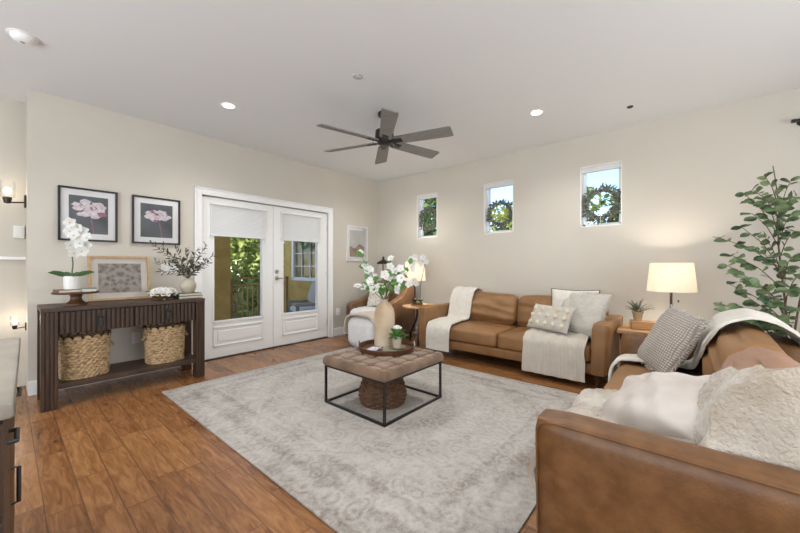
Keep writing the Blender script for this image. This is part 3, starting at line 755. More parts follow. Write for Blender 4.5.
peony_art(.33, .77, 1.42, 1.94, 'larger black framed pink peony print above the orchid', -.0, .045, .12, 1, .62)
peony_art(.89, 1.34, 1.42, 1.94, 'black framed peony print above the olive branches beside the door', .01, .045, .11, 2, .55)

t = thing('framed_print', 'white framed print of pale sky over brown land by the corner', 'picture', (LX, 4.12, 1.58))
a, c, f = .25, .31, .02; fb = B()
for q in ((-a, -a + f, -c, c), (a - f, a, -c, c), (-a + f, a - f, -c, -c + f), (-a + f, a - f, c - f, c)): fb.bx(.002, .026, *q, .002)
fb.build('frame', M['matte_white'], t)
B().bx(.003, .010, -a + f, a - f, -c + f, c - f).build('mat', M['mat_board'], t, smooth=False)
p = B().bx(.010, .0112, -a + .075, a - .075, -c + .075, c - .075).build('print', pm('pale_sky_print', (.60, .61, .60), (.70, .70, .68), 5, .8), t, smooth=False)
def hill(y): return -.05 + .03 * math.sin(y * 14) + .02 * math.sin(y * 33)
ys = [-a + .075 + (2 * a - .15) * i / 16 for i in range(17)]
B().add([(.0114, y, hill(y)) for y in ys] + [(.0114, y, -c + .075) for y in ys], [(i, i + 1, i + 18, i + 17) for i in range(16)]).build('landscape', pm('brown_land_print', (.26, .16, .10), (.46, .33, .23), 9, .8, detail=6), p, smooth=False)
B().bx(.018, .020, -a + f, a - f, -c + f, c - f).build('glass', M['pglass'], t, smooth=False)

# ------------------------------------------------------------------ console table and what stands on it
t = thing('console_table', 'long dark walnut console table with fluted drawers on left wall', 'console table', (-4.17, .7925, 0))
hx, hy, TH = .24, .6025, .832     # half depth, half length
B().bx(-hx, hx, -hy, hy, TH - .035, TH, .004).build('table_top', M['walnut'], t)
def fluted_leg(x0, x1, y0, y1):
    b = B().bx(x0, x1, y0, y1, 0, TH - .035, .003)
    n = 4; w = (y1 - y0) / n
    if x1 > 0:
        for k in range(n): b.bx(x1 - .002, x1 + .008, y0 + w * k + .003, y0 + w * (k + 1) - .003, 0, TH - .035, .003)
    return b
for sx in (1, -1):
    for sy in (-1, 1):
        x0, x1 = (hx - .10, hx - .008) if sx > 0 else (-hx, -hx + .08)
        y0, y1 = (-hy, -hy + .10) if sy < 0 else (hy - .085, hy)
        fluted_leg(x0, x1, y0, y1).build('leg', M['walnut_v'], t)
AZ0, AZ1 = .608, TH - .035
B().bx(-hx + .01, hx - .05, -hy + .02, hy - .02, AZ0 + .01, AZ1).build('apron', M['walnut'], t, smooth=False)
for y0, y1 in ((-hy + .105, -.003), (.003, hy - .09)):
    d = B().bx(hx - .06, hx - .028, y0, y1, AZ0, AZ1 - .004)
    n = 15; w = (y1 - y0) / n
    for k in range(n): d.bx(hx - .03, hx - .012, y0 + w * k + .004, y0 + w * (k + 1) - .004, AZ0, AZ1 - .004, .005)
    dr = d.build('drawer', M['walnut_v'], t)
    yc = (y0 + y1) / 2 + .01
    B().ball((hx + .006, yc, .735), .016).tube([(hx - .012, yc, .735), (hx + .006, yc, .735)], .007, 8).box((hx + .008, yc, .690), (.012, .034, .085), .006).build('drawer_pull', M['black'], dr)
B().bx(-hx + .01, hx - .02, -hy + .03, hy - .03, .155, .195, .004).build('lower_shelf', M['walnut'], t)

def basket(loc, a, bq, h, label, seed):
    t = thing('wicker_basket', label, 'basket', loc, 0, 'scalloped wicker baskets')
    N = 30; rows = 91
    def fn(u, v):
        th = 2 * PI * u; z = h * v; r = .93 + .07 * v
        row = int(v * 14.99); k = .007 * math.cos(N * th + PI * row) * abs(math.sin(PI * v * 15)) ** .6
        n_ = 2.6; c_, s_ = math.cos(th), math.sin(th); rr = (abs(c_) ** n_ + abs(s_) ** n_) ** (-1 / n_)
        return ((a * r * rr + k) * c_, (bq * r * rr + k) * s_, z)
    b = B().grid(fn, 180, rows, True)
    b.lathe([(0, .004), (1, .004)], n=40, sx=a * .93, sy=bq * .93, cap=False)
    b.build('woven_body', M['wicker'], t, ang=80)
    ns = 18; sc = B(); tr = B()
    for k in range(ns):
        th = 2 * PI * k / ns; n_ = 2.6
        def P(th, o): c_, s_ = math.cos(th), math.sin(th); rr = (abs(c_) ** n_ + abs(s_) ** n_) ** (-1 / n_); return Vector(((a * rr + o) * c_, (bq * rr + o) * s_, 0))
        def fan(bld, r0, o, z):
            base = [P(th + (i - 5) / 10 * 2 * PI / ns, o) for i in range(11)]
            up = [base[i] + Vector((0, 0, z + r0 * math.sqrt(max(0, 1 - ((i - 5) / 5.0) ** 2)))) for i in range(11)]
            lo = [p + Vector((0, 0, z - .012)) for p in base]
            bld.add(lo + up, [(i, i + 1, i + 12, i + 11) for i in range(10)])
        fan(sc, .030, .003, h)
        arc = [P(th + (i - 5) / 10 * 2 * PI / ns, .004) + Vector((0, 0, h + .030 * math.sqrt(max(0, 1 - ((i - 5) / 5.0) ** 2)))) for i in range(11)]
        tr.tube(arc, .0045, 6)
    sc.build('scalloped_rim', M['wicker'], t); tr.build('rim_trim', M['trim_br'], t)
    for s in (-1, 1):
        B().tube([(-.05, s * (bq + .002), h - .06), (-.04, s * (bq + .025), h - .10), (.0, s * (bq + .03), h - .115), (.04, s * (bq + .025), h - .10), (.05, s * (bq + .002), h - .06)], .006, 8).build('handle', M['wicker'], t)
basket((-4.15, .475, .196), .145, .172, .345, 'wicker basket on the left of the console shelf near the cabinet', 1)
basket((-4.16, 1.09, .196), .145, .172, .345, 'wicker basket on the right of the console shelf near the doors', 2)

# cake stand with books and orchid
CT = TH
t = thing('cake_stand', 'brown turned wood pedestal stand on the console', 'cake stand', (-4.12, .415, CT))
B().lathe([(.0, .0), (.078, .0), (.078, .012), (.062, .022), (.042, .04), (.036, .065), (.044, .09), (.05, .098), (0, .098)], n=40).build('pedestal', M['redwood'], t)
B().lathe([(.0, .097), (.145, .099), (.155, .104), (.157, .112), (.15, .117), (.14, .113), (0, .113)], n=48).build('plate', M['redwood'], t)
zt = CT + .114
def book(loc, dx, dy, h, rz, cover, label, group=None, name='book'):
    t = thing(name, label, 'book', loc, rz, group)
    B().bx(-dx / 2 + .004, dx / 2 - .004, -dy / 2 + .004, dy / 2 - .001, .003, h - .003).build('pages', pm('paper_edge', (.66, .60, .48), (.72, .66, .55), 60, .9, stretch=(1, 1, 30)), t, smooth=False)
    B().bx(-dx / 2, dx / 2, -dy / 2, dy / 2, 0, .0035, .001).bx(-dx / 2, dx / 2, -dy / 2, dy / 2, h - .0035, h, .001).bx(-dx / 2, dx / 2, -dy / 2, -dy / 2 + .004, 0, h, .001).build('cover', cover, t)
M['book_b'] = pm('brown_cloth', (.17, .10, .055), (.23, .14, .08), 20, .7); M['book_t'] = pm('teal_cloth', (.10, .17, .175), (.15, .23, .23), 20, .7)
M['book_g'] = pm('dark_green_cloth', (.045, .06, .035), (.07, .09, .055), 20, .6); M['book_k'] = pm('olive_cloth', (.12, .12, .07), (.17, .165, .10), 20, .6)
book((-4.12, .36, zt), .16, .15, .024, R(8), M['book_b'], 'brown book lying on the pedestal stand under the orchid pot')
book((-4.10, .495, zt), .13, .10, .030, R(-6), M['book_t'], 'teal book lying on the right of the pedestal stand')
zp = zt + .0245
t = thing('potted_orchid', 'white orchid in white pot standing on the brown book', 'potted plant', (-4.13, .385, zp))
B().lathe([(.0, 0), (.046, 0), (.050, .01), (.053, .115), (.050, .115), (.046, .09), (0, .09)], n=36).build('pot', M['ceramic'], t)
g = random.Random(3); b = B()
for an, L in ((-1.5, .15), (1.5, .16), (2.4, .10), (-2.6, .11), (.4, .10)):
    d = Vector((math.cos(an), math.sin(an), .30)); b.leaf((0, 0, .112), d, (.75, -.35, .65), L, .055, .1, True)
b.build('leaves', M['leafg'], t)
st = [(0, 0, .09), (0, .01, .22), (0, .0, .36), (.0, -.02, .46), (.01, .0, .52)]
B().tube(st, .005, 6).build('stem', M['gstem'], t)
def blossom(b, c, nrm, r, g, n=5):
    nrm = Vector(nrm).normalized(); x = nrm.orthogonal().normalized(); y = nrm.cross(x); a0 = g.uniform(0, 6)
    for k in range(n):
        a = a0 + 2 * PI * k / n; d = x * math.cos(a) + y * math.sin(a)
        b.leaf(Vector(c), d + nrm * .25, nrm, r, r * .95, .12, True)
b = B(); yb = B(); OC = Vector((-4.13, .385, zp))
for px, py in ((70, 223), (78, 228), (74, 236), (83, 232), (71, 246), (80, 244), (87, 238), (74, 254), (82, 252), (77, 240), (86, 246), (70, 232)):
    c = at(px, py, 2.93 + g.uniform(-.05, .05)) - OC + Vector((0, .0, 0)); blossom(b, c, (.8, -.3 + g.uniform(-.5, .5), .1 + g.uniform(-.4, .4)), .048, g)
    yb.ball(c + Vector((.008, -.004, 0)), .006, 6, 5)
b.build('blossoms', M['petal'], t, ang=80); yb.build('blossom_centres', M['yellow'], t)
# leaning lace art
t = thing('framed_lace', 'oak framed lace artwork leaning on the wall behind the console top', 'picture', (-4.375, .77, CT))
lm = Matrix.Rotation(R(-9), 4, 'Y'); w_, h_, f = .245, .445, .022
fb = B(); fb.m = lm
for q in ((-w_, -w_ + f, 0, h_), (w_ - f, w_, 0, h_), (-w_ + f, w_ - f, 0, f), (-w_ + f, w_ - f, h_ - f, h_)): fb.bx(0, .03, *q, .003)
fb.build('frame', M['oak'], t)
mb = B(); mb.m = lm; mb.bx(.004, .012, -w_ + f, w_ - f, f, h_ - f).build('mat', pm('ivory_mat', (.68, .64, .57), None, rough=.9), t, smooth=False)
def lace_mat():
    m, n, l, p = nodes('lace'); tc = n.new('ShaderNodeTexCoord')
    mp = n.new('ShaderNodeMapping'); l.new(tc.outputs['Object'], mp.inputs[0]); mp.inputs['Location'].default_value = (0, 0, -.22)
    ab = n.new('ShaderNodeVectorMath'); ab.operation = 'ABSOLUTE'; l.new(mp.outputs[0], ab.inputs[0])
    v = n.new('ShaderNodeTexVoronoi'); v.inputs['Scale'].default_value = 24; l.new(ab.outputs[0], v.inputs['Vector'])
    no = n.new('ShaderNodeTexNoise'); no.inputs['Scale'].default_value = 60; no.inputs['Detail'].default_value = 4; l.new(ab.outputs[0], no.inputs['Vector'])
    f = M_(n, 'ADD', M_(n, 'MULTIPLY', v.outputs['Distance'], .7, l), M_(n, 'MULTIPLY', no.outputs['Fac'], .5, l), l)
    r = n.new('ShaderNodeValToRGB'); e = r.color_ramp.elements; e[0].position = .38; e[0].color = (.20, .165, .14, 1); e[1].position = .7; e[1].color = (.40, .35, .31, 1)
    l.new(f, r.inputs[0]); l.new(r.outputs[0], p.inputs['Base Color']); p.inputs['Roughness'].default_value = .9; return m
mb = B(); mb.m = lm; mb.bx(.012, .014, -w_ + .075, w_ - .075, .075, h_ - .075).build('lace_panel', lace_mat(), t, smooth=False)
mb = B(); mb.m = lm; mb.bx(.018, .020, -w_ + f, w_ - f, f, h_ - f).build('glass', M['pglass'], t, smooth=False)

# bowl of white flowers
t = thing('flower_bowl', 'brown wooden bowl on low foot on the console', 'bowl', (-4.11, 1.06, CT))
B().lathe([(.0, .008), (.055, .008), (.085, .02), (.11, .05), (.118, .066), (.112, .066), (.085, .035), (.0, .028)], n=40).build('bowl', M['brass'], t)
for k in range(3): B().ball((.05 * math.cos(k * 2.1), .05 * math.sin(k * 2.1), .008), .010, 10, 8).build('foot', M['ceramic'], t)
g = random.Random(11)
for k in range(7):
    an = k * 2 * PI / 6; rr = .075 if k else 0
    b = B(); c = Vector((0, 0, 0)); up = Vector((math.cos(an) * (.5 if k else 0) + .3, math.sin(an) * (.5 if k else 0), .8))
    blossom(b, c, up, .066, g, 6); blossom(b, c + up * .014, up, .05, g, 6); blossom(b, c + up * .03, up, .03, g, 5)
    loc = Vector((-4.11 + rr * math.cos(an), 1.06 + rr * math.sin(an), CT + (.072 if k else .092)))
    f_ = thing('white_flower', 'white artificial rose head in the brown bowl', 'flower', loc, 0, 'white flowers in the bowl')
    b.build('petals', M['petal'], f_, ang=80); B().ball(up * .038, .007, 8, 6).build('centre', M['yellow'], f_)
b = B()
for an in (-1.9, -1.5, 1.2): b.leaf((0, 0, 0), (math.cos(an), math.sin(an), .25), (0, 0, 1), .07, .035, .15, True)
o = b.build('leaf_sprig', M['leafg']); o.location = (-4.10, .975, CT + .075); tag(o, 'small green leaf sprig at the left rim of the bowl', 'leaves')

# books and olive vase
book((-4.13, 1.295, CT), .17, .235, .026, R(3), M['book_g'], 'dark green lower book beneath the cream vase')
book((-4.13, 1.30, CT + .0265), .155, .22, .026, R(-2), M['book_k'], 'olive upper book directly beneath the cream vase')
zv = CT + .053
t = thing('olive_vase', 'cream glazed vase of olive branches on two books', 'vase', (-4.14, 1.30, zv))
B().lathe([(.0, 0), (.044, 0), (.060, .018), (.076, .06), (.078, .088), (.066, .122), (.044, .14), (.040, .150), (.046, .158), (.041, .158), (.036, .148), (.05, .12), (0, .11)], n=40).build('vase_body', M['glaze'], t)
g = random.Random(5); ob = B(); sb = B(); O0 = Vector((-4.14, 1.30, zv))
for px, py, w in ((152, 244, 3.42), (163, 247, 3.5), (156, 262, 3.4), (168, 252, 3.6), (176, 250, 3.45), (186, 250, 3.6), (196, 252, 3.5), (206, 246, 3.55), (212, 257, 3.45), (210, 263, 3.6), (200, 268, 3.4), (162, 272, 3.45), (182, 262, 3.35), (192, 262, 3.7), (172, 262, 3.62)):
    e = at(px, py, w) - O0; s = Vector((0, 0, .15)); mid = s.lerp(e, .45) + Vector((0, 0, .04))
    P = smooth_path([s, mid, e], 12, 2); sb.tube(P, .002, 5)
    for i in range(2, 12):
        for sd in (-1, 1):
            d = (P[i] - P[i - 1]).normalized(); sidev = d.cross(Vector((g.uniform(-1, 1), g.uniform(-1, 1), g.uniform(-1, 1)))).normalized()
            ob.leaf(P[i], d + sidev * 1.1, (g.uniform(-1, 1), g.uniform(-1, 1), 1), g.uniform(.045, .07), .016)
sb.build('stems', M['stem'], t); ob.build('leaves', M['olive'], t, ang=80)

# ------------------------------------------------------------------ rug, coffee table
RXc, RYc, RHX, RHY = -2.145, 2.175, 1.575, 1.225
o = B().box((0, 0, .006), (2 * RHX, 2 * RHY, .012), .004).build('area_rug', rug_mat(RHX, RHY)); o.location = (RXc, RYc, 0); tag(o, 'large faded grey and cream oriental rug on the plank floor', 'rug')
RT = .012
t = thing('coffee_table', 'tufted taupe ottoman coffee table with black cube frame on rug', 'coffee table', (-2.02, 2.148, RT))
hx, hy = .342, .360; fb = B(); q = .0085
for sx in (-1, 1):
    for sy in (-1, 1): fb.bx(sx * hx - q, sx * hx + q, sy * hy - q, sy * hy + q, 0, .325)
for z in (q, .325 - q):
    for s in (-1, 1):
        fb.bx(-hx, hx, s * hy - q, s * hy + q, z - q, z + q); fb.bx(s * hx - q, s * hx + q, -hy, hy, z - q, z + q)
fb.build('frame', M['black'], t, smooth=False)
def tuft_top():
    b = bmesh.new(); bmesh.ops.create_grid(b, x_segments=90, y_segments=90, size=1)
    W2, D2 = hx + .016, hy + .016; bt = [(-1 + 2 * (i + .5) / 5, -1 + 2 * (j + .5) / 5) for i in range(5) for j in range(5)]
    P = {}
    vs = []; 
    for v in b.verts:
        u, w = v.co.x, v.co.y
        e = min(1 - abs(u), 1 - abs(w)); edge = min(1, e / .07); z = .020 * (1 - (1 - edge) ** 3) + .055
        dmin = min(math.hypot((u - a) * W2, (w - c) * D2) for a, c in bt)
        cre = min(min(abs(u - a) for a, c in bt) * W2, min(abs(w - c) for a, c in bt) * D2)
        z -= .026 * math.exp(-(dmin / .026) ** 2) + .018 * math.exp(-(cre / .010) ** 2) * (1 if edge > .6 else edge)
        z += .003 * nz((u, w, 0), 6, 2)
        vs.append(Vector((u * W2, w * D2, z)))
    b.verts.index_update(); fs = [[v.index for v in f.verts] for f in b.faces]
    # skirt
    n = 91
    per = [i for i in range(n)] + [n - 1 + n * i for i in range(1, n)] + [n * n - 1 - i for i in range(1, n)] + [n * (n - 1) - n * i for i in range(1, n - 1)]
    m = len(b.verts); cnt = int(round(math.sqrt(m)))
    per = [i for i in range(cnt)] + [cnt - 1 + cnt * i for i in range(1, cnt)] + [cnt * cnt - 1 - i for i in range(1, cnt)] + [cnt * (cnt - 1) - cnt * i for i in range(1, cnt - 1)]
    b.free()
    k0 = len(vs); vs += [Vector((vs[i].x * 1.012, vs[i].y * 1.012, .03)) for i in per]; k1 = len(vs); vs += [Vector((vs[i].x, vs[i].y, 0)) for i in per]
    L = len(per)
    for i in range(L):
        j = (i + 1) % L; fs.append([per[i], per[j], k0 + j, k0 + i]); fs.append([k0 + i, k0 + j, k1 + j, k1 + i])
    fs.append([k1 + i for i in range(L)])
    o = B(); o.m = Matrix.Translation((0, 0, .326)); o.add(vs, fs); return o, bt, W2, D2
b, bt, W2, D2 = tuft_top(); cu = b.build('tufted_cushion', M['suede'], t, ang=50)
b = B()
for a, c in bt: b.ball((a * W2, c * D2, .326 + .053), .011, 10, 6, (1, 1, .5))
b.build('tuft_buttons', M['suede'], cu)

t = thing('rattan_basket', 'dark brown rattan basket under the tufted coffee table', 'basket', (-2.01, 2.12, RT))
def rat(u, v):
    th = 2 * PI * u; z = .29 * v; r = .185 + .02 * math.sin(min(1, v * 3) * PI / 2) - .075 * max(0, (v - .25) / .75) ** 1.4
    row = int(v * 15.99); k = .007 * math.cos(15 * th + PI * row) * math.sin(PI * ((v * 16) % 1)) ** .5
    return ((r + k) * math.cos(th), (r + k) * math.sin(th), z)
b = B().grid(rat, 150, 97, True); b.lathe([(0, .002), (.186, .002)], n=40, cap=False)
b.build('woven_body', M['wicker_d'], t, ang=80)
B().tube([(.132 * math.cos(2 * PI * i / 40), .132 * math.sin(2 * PI * i / 40), .29) for i in range(41)], .010, 8, False).build('rim', M['wicker_d'], t)

TT = RT + .326 + .070
TC = Vector((-2.11, 2.275, TT))
t = thing('round_tray', 'round dark wood tray on the tufted coffee table', 'tray', TC)
B().lathe([(0, 0), (.235, 0), (.250, .008), (.26, .045), (.258, .05), (.250, .05), (.240, .014), (0, .012)], n=64).build('tray_body', M['redwood'], t)
for s in (-1, 1):
    a = R(0 if s > 0 else 180) + R(40); c = Vector((.255 * math.cos(a), .255 * math.sin(a), .05)); tt = Vector((-math.sin(a), math.cos(a), 0))
    B().tube([c - tt * .05, c - tt * .045 + Vector((0, 0, .022)), c + tt * .045 + Vector((0, 0, .022)), c + tt * .05], .005, 8).build('handle', M['chrome'], t)
TZ = TT + .0125
VC = Vector((-2.20, 2.345, TZ))
t = thing('stoneware_vase', 'tall sandy stoneware bottle vase of white blossom branches on tray', 'vase', VC)
B().lathe([(0, 0), (.088, 0), (.095, .008), (.097, .03), (.096, .30), (.088, .345), (.066, .385), (.038, .41), (.030, .425), (.032, .44), (.026, .44), (.024, .42), (.0, .40)], n=56).build('vase_body', M['stone'], t)
g = random.Random(21); sb = B(); lb = B(); pb = B(); yb = B()
tips = [(360, 254, 3.15), (364, 266, 3.2), (357, 286, 3.15), (368, 280, 3.05), (374, 290, 3.0), (391, 261, 3.3), (398, 268, 3.2), (410, 270, 3.3), (408, 284, 3.2), (412, 262, 3.4), (400, 290, 3.1), (386, 277, 3.0), (393, 280, 3.35), (380, 288, 3.3), (402, 278, 3.0)]
for px, py, w in tips:
    e = at(px, py, w) - VC; s = Vector((0, 0, .42)); mid = s.lerp(e, .5) + Vector((g.uniform(-.02, .02), g.uniform(-.02, .02), .03))
    P = smooth_path([s, mid, e], 14, 2); sb.tube(P, [.0035 - .0015 * i / 13 for i in range(14)], 6)
    toc = Vector((.62, -.72, .2))
    for i in (5, 8, 10, 12):
        if g.random() < .75: lb.leaf(P[i], (g.uniform(-1, 1), g.uniform(-1, .4), g.uniform(-.3, .8)), toc + Vector((g.uniform(-.6, .6), g.uniform(-.6, .6), .4)), g.uniform(.06, .09), .048, .1, True)
    for i in (13, 11, 8):
        if i == 13 or g.random() < .5:
            c = P[i] + Vector((g.uniform(-.02, .02), g.uniform(-.02, .02), g.uniform(-.01, .02)))
            blossom(pb, c, toc + Vector((g.uniform(-.7, .7), g.uniform(-.7, .7), g.uniform(-.4, .7))), g.uniform(.036, .047), g); yb.ball(c + toc * .004, .005, 6, 5)
sb.build('branches', M['stem'], t); lb.build('leaves', M['leafb'], t, ang=80); pb.build('blossoms', M['petal'], t, ang=80); yb.build('blossom_centres', M['yellow'], t)

book((-2.03, 2.27, TZ), .17, .20, .014, R(40), pm('sage_cover', (.30, .30, .24), (.36, .36, .29), 20, .6), 'thin sage green book on the tray under the saucer')
SZ = TZ + .0145
o = B().lathe([(0, 0), (.045, 0), (.075, .010), (.077, .014), (.072, .014), (.045, .005), (0, .005)], n=40).build('saucer', pm('olive_saucer', (.20, .18, .09), (.28, .25, .14), 9, .4)); o.location = (-2.005, 2.30, SZ); tag(o, 'small olive saucer under the little plant on the tray', 'saucer')
t = thing('potted_plant', 'little cream pot with bright green leaves on the tray', 'potted plant', (-2.005, 2.30, SZ + .0055))
B().lathe([(0, 0), (.030, 0), (.034, .01), (.044, .085), (.047, .09), (.042, .09), (.038, .075), (0, .075)], n=32).build('pot', M['glaze'], t)
g = random.Random(8); b = B()
for i in range(46):
    a = g.uniform(0, 2 * PI); e = g.uniform(.1, 1.4); d = Vector((math.cos(a) * math.cos(e), math.sin(a) * math.cos(e), math.sin(e)))
    b.leaf(Vector((0, 0, .08)) + d * g.uniform(.02, .07), d + Vector((0, 0, -.3)), d + Vector((0, 0, .6)), g.uniform(.04, .06), .038, .12, True)
b.build('leaves', M['leafb'], t, ang=80)
pb = B()
for i in range(4): blossom(pb, Vector((g.uniform(-.03, .03), g.uniform(-.03, .03), .165 + .02 * g.random())), (.3, -.4, 1), .03, g)
pb.build('blossoms', M['petal'], t, ang=80)
b = drape([(-.06, .004), (-.03, .007), (.03, .007), (.06, .004)], -.045, .045, 20, 20, .008, 3, .003, thick=.006)
o = b.build('folded_napkin', weave('striped_lavender_cloth', (.36, .35, .46), (.66, .65, .70), 24, 0, bump=.2), ang=70); o.location = (-2.13, 2.14, TZ + .002); o.rotation_euler = (0, 0, R(15)); tag(o, 'lavender striped napkin in front of the vase on the tray', 'napkin')

# ------------------------------------------------------------------ sofas
def wrinkle(seed, amp=.010, fx=3.0, face='y'):
    def f(o, p):
        k = (1 - p.x ** 2) * (1 - p.z ** 2)
        if p.y < -.9:
            s = math.sin(fx * (p.z * 3.2 + p.x * 1.3) + 2.5 * nz((p.x, p.z, 0), 1.6, seed)); o.y -= amp * s * (.4 + .6 * k) - amp * nz((p.x, p.z, 1), 3, seed)
        return o
    return f
def sofa(name, label, loc, rz, w, lea, back_mats, seed, fwd=0):
    t = thing(name, label, 'sofa', loc, rz); hw = w / 2; AT = .15; d = .45
    B().add(*softbox((w - 2 * AT + .02, .86, .11), .02, 4)).build('base_rail', lea, t, ang=60, loc=(0, 0, .18))
    for s in (-1, 1):
        def flare(o, p, s=s):
            o.x += s * .02 * (p.z + 1) / 2; return o
        a = soft('arm', (AT, .92, .50), .035, lea, t, (s * (hw - AT / 2 - .01), 0, .375), n=8, amp=.003, sc=5, seed=seed + s, wr=flare)
        # welt seams round the outer panel of the arm
        xo = (AT / 2 + .003) * s; sm = B()
        pts = [(xo - s * .006, -.448, -.22), (xo + s * .008, -.448, .20), (xo + s * .010, -.44, .232), (xo + s * .010, -.41, .238), (xo + s * .010, .42, .238), (xo - s * .006, .448, -.22)]
        sm.tube(smooth_path(pts, 60, 1), .004, 6); sm.build('welt_seam', lea, a)
        for y in (-.38, .38): B().lathe([(.018, 0), (.026, .13)], (s * (hw - .10), y, 0), 14).build('leg', M['walnut'], t)
    soft('back_frame', (w - 2 * AT + .04, .15, .61), .05, lea, t, (0, .375, .435), (R(-4), 0, 0), n=8, amp=.004)
    cw = (w - 2 * AT) / 2
    for k in range(2):
        x = (-.5 + k) * cw
        soft('seat_cushion', (cw - .008, .72, .185), .045, M['leather'], t, (x, -.085, .318), n=14, bulge=(0, .012, .022), amp=.006, sc=4, seed=seed + 10 + k)
        bm_, wr = back_mats[k]
        soft('back_cushion', (cw - .012, .20 + fwd * .5, .385), .08, bm_, t, (x, .235 - fwd, .598), (R(-14), 0, 0), n=22, bulge=(.0, .05, .025), amp=.010, sc=5, seed=seed + 20 + k, wr=wrinkle(seed + k, wr))
    return t
sofa('leather_sofa', 'tan leather sofa under the three high windows', (-1.69, 4.10, 0), 0, 2.22, M['leather'], [(M['leather'], .017), (M['leather'], .008)], 1)
FS = (0.02, 2.36); 
sofa('leather_sofa', 'worn tan leather sofa in the right foreground facing the rug', (FS[0], FS[1], 0), R(-90), 2.18, M['leather_d'], [(M['leather'], .012), (M['leather_p'], .024)], 5, .02)

# throws on the back sofa  (local frame of the sofa under the windows)
def put(b, name, mat, loc, rz, label, cat='throw blanket', ang=70):
    o = b.build(name, mat, None, ang=ang); o.location = loc; o.rotation_euler = (0, 0, rz); return tag(o, label, cat)
SL = (-1.69, 4.10, 0)
PS = [(-.475, .10), (-.475, .32), (-.468, .385), (-.43, .432), (-.2, .449), (.0, .444), (.04, .475), (.06, .56), (.095, .70), (.155, .815), (.25, .862), (.36, .835), (.45, .74), (.477, .66), (.485, .45)]
b = drape(PS, -.95, -.60, 110, 30, .006, 2, .004, thick=.014, seed=1, lift=.002, skew=.02)
put(b, 'throw_blanket', M['cream'], SL, 0, 'cream knit throw draped over the left end of the back sofa')
prof2 = [(-.49, .065), (-.485, .28), (-.475, .39), (-.43, .438), (-.20, .454), (-.02, .45), (.03, .455)]
b = drape(prof2, .33, .925, 70, 60, .012, 5, .004, thick=.014, seed=3, lift=.002, skew=-.0, wob=.02)
put(b, 'throw_blanket', M['ribbed'], SL, 0, 'ribbed beige throw hanging over the right seat of the back sofa')

def pillow(name, label, mat, w, h, t_, xdir, ydir, loc, seed, piping=None, fringe=None, amp=.012, extra=None, pw=.42, n=26):
    t = thing(name, label, 'pillow', (0, 0, 0)); t.matrix_world = basis(xdir, ydir, loc)
    pillow_mesh(w, h, t_, n, amp, seed=seed, pw=pw).build('pillow_cover', mat, t, ang=80)
    if piping:
        P = outline(w, h); B().tube(P + [P[0]], .006, 6, False).build('piping', piping, t)
    if fringe:
        g = random.Random(seed); b = B(); P = outline(w, h, n=46)
        for k, p in enumerate(P):
            d = p.normalized(); 
            b.tube([p * .985, p + d * .012 + Vector((0, 0, g.uniform(-.012, .012))), p + d * g.uniform(.018, .028) + Vector((g.uniform(-.01, .01), g.uniform(-.01, .01), g.uniform(-.015, .015)))], [.004, .004, .002], 5)
        b.build('fringe', fringe, t)
    if extra: extra(t)
    return t
X1 = (1, 0, 0)
pillow('throw_pillow', 'cream pillow with dark edge standing behind the large grey pillow', M['cream'], .50, .46, .15, (1, .03, 0), (0, .22, 1), (-1.0, 4.19, .685), 30, piping=M['trim_br'])
pillow('throw_pillow', 'large grey linen pillow at the right end of the back sofa', M['grey_linen'], .54, .50, .19, (.905, -.425, .007), (.191, .423, .886), (-.895, 4.05, .66), 31, fringe=M['grey_linen'], amp=.02)
def dots(t):
    dm = pm('gold_cream_dots', (.58, .47, .29), (.74, .67, .53), 18, .9, .5, 120)
    for i in range(5):
        for j in range(3):
            x = -.19 + .095 * i + (.0 if j % 2 else .0); y = -.085 + .085 * j; u, v = x / .26, y / .16
            z = .13 / 2 * max(0, (1 - u * u) * (1 - v * v)) ** .42
            B().ball((x, y, z + .003), .026, 12, 8, (1, 1, .42)).build('tufted_dot', dm, t)
pillow('lumbar_pillow', 'grey lumbar pillow with gold dots in front of the large pillow', M['grey_linen'], .50, .30, .13, (.944, -.329, -.011), (.176, .477, .861), (-1.155, 3.86, .61), 32, extra=dots)

# foreground sofa: throws and pillows (its local x runs towards -Y of the room)
def FSw(x, y, z): return (FS[0] + y, FS[1] - x, z)
FL = (FS[0], FS[1], 0)
def ft_xa(q): return -.74 + .36 * sst(.30, .62, q)
b = drape([(-.49, .22)] + PS[1:5] + [(y - .02, z) for y, z in PS[5:10]] + PS[10:], -.42, -.935, 110, 44, .008, 3, .005, thick=.016, seed=7, lift=.008, xa=ft_xa)
put(b, 'throw_blanket', M['cream'], FL, R(-90), 'cream throw over the far end and back of the foreground sofa')
def fl_xa(q): return .17 + .29 * sst(.45, .85, q) + .03 * math.sin(q * 9)
def fl_sa(f): return .50 + .12 * sst(.1, .75, f) + .15 * sst(.86, 1, f) + .008 * math.sin(f * 17)
def fl_za(f, q, p):
    e = sst(.80 + .14 * sst(-.03, .05, p.y), 1, f) * sst(-.06, .03, p.y) * (1 - sst(.34, .48, p.y))
    return (.598 - p.z) * e + .025 * math.sin(f * 5 + p.y * 9) * sst(-.45, -.3, p.y) * (1 - sst(.0, .22, p.y)) * (1 - e)
b = drape([(-.50, .24), (-.485, .36), (-.45, .432), (-.36, .455), (-.18, .468), (.0, .472), (.03, .50), (.038, .57), (.045, .66), (.09, .77), (.16, .835), (.25, .862), (.36, .845), (.45, .75), (.485, .65), (.495, .45)], .16, .948, 170, 140, .014, 3, .013, 16, thick=.03, seed=9, lift=.003, wob=.05, xa=fl_xa, za=fl_za, sa=fl_sa)
put(b, 'fleece_blanket', M['sherpa'], FL, R(-90), 'shaggy white and tan fleece over the near end of foreground sofa')
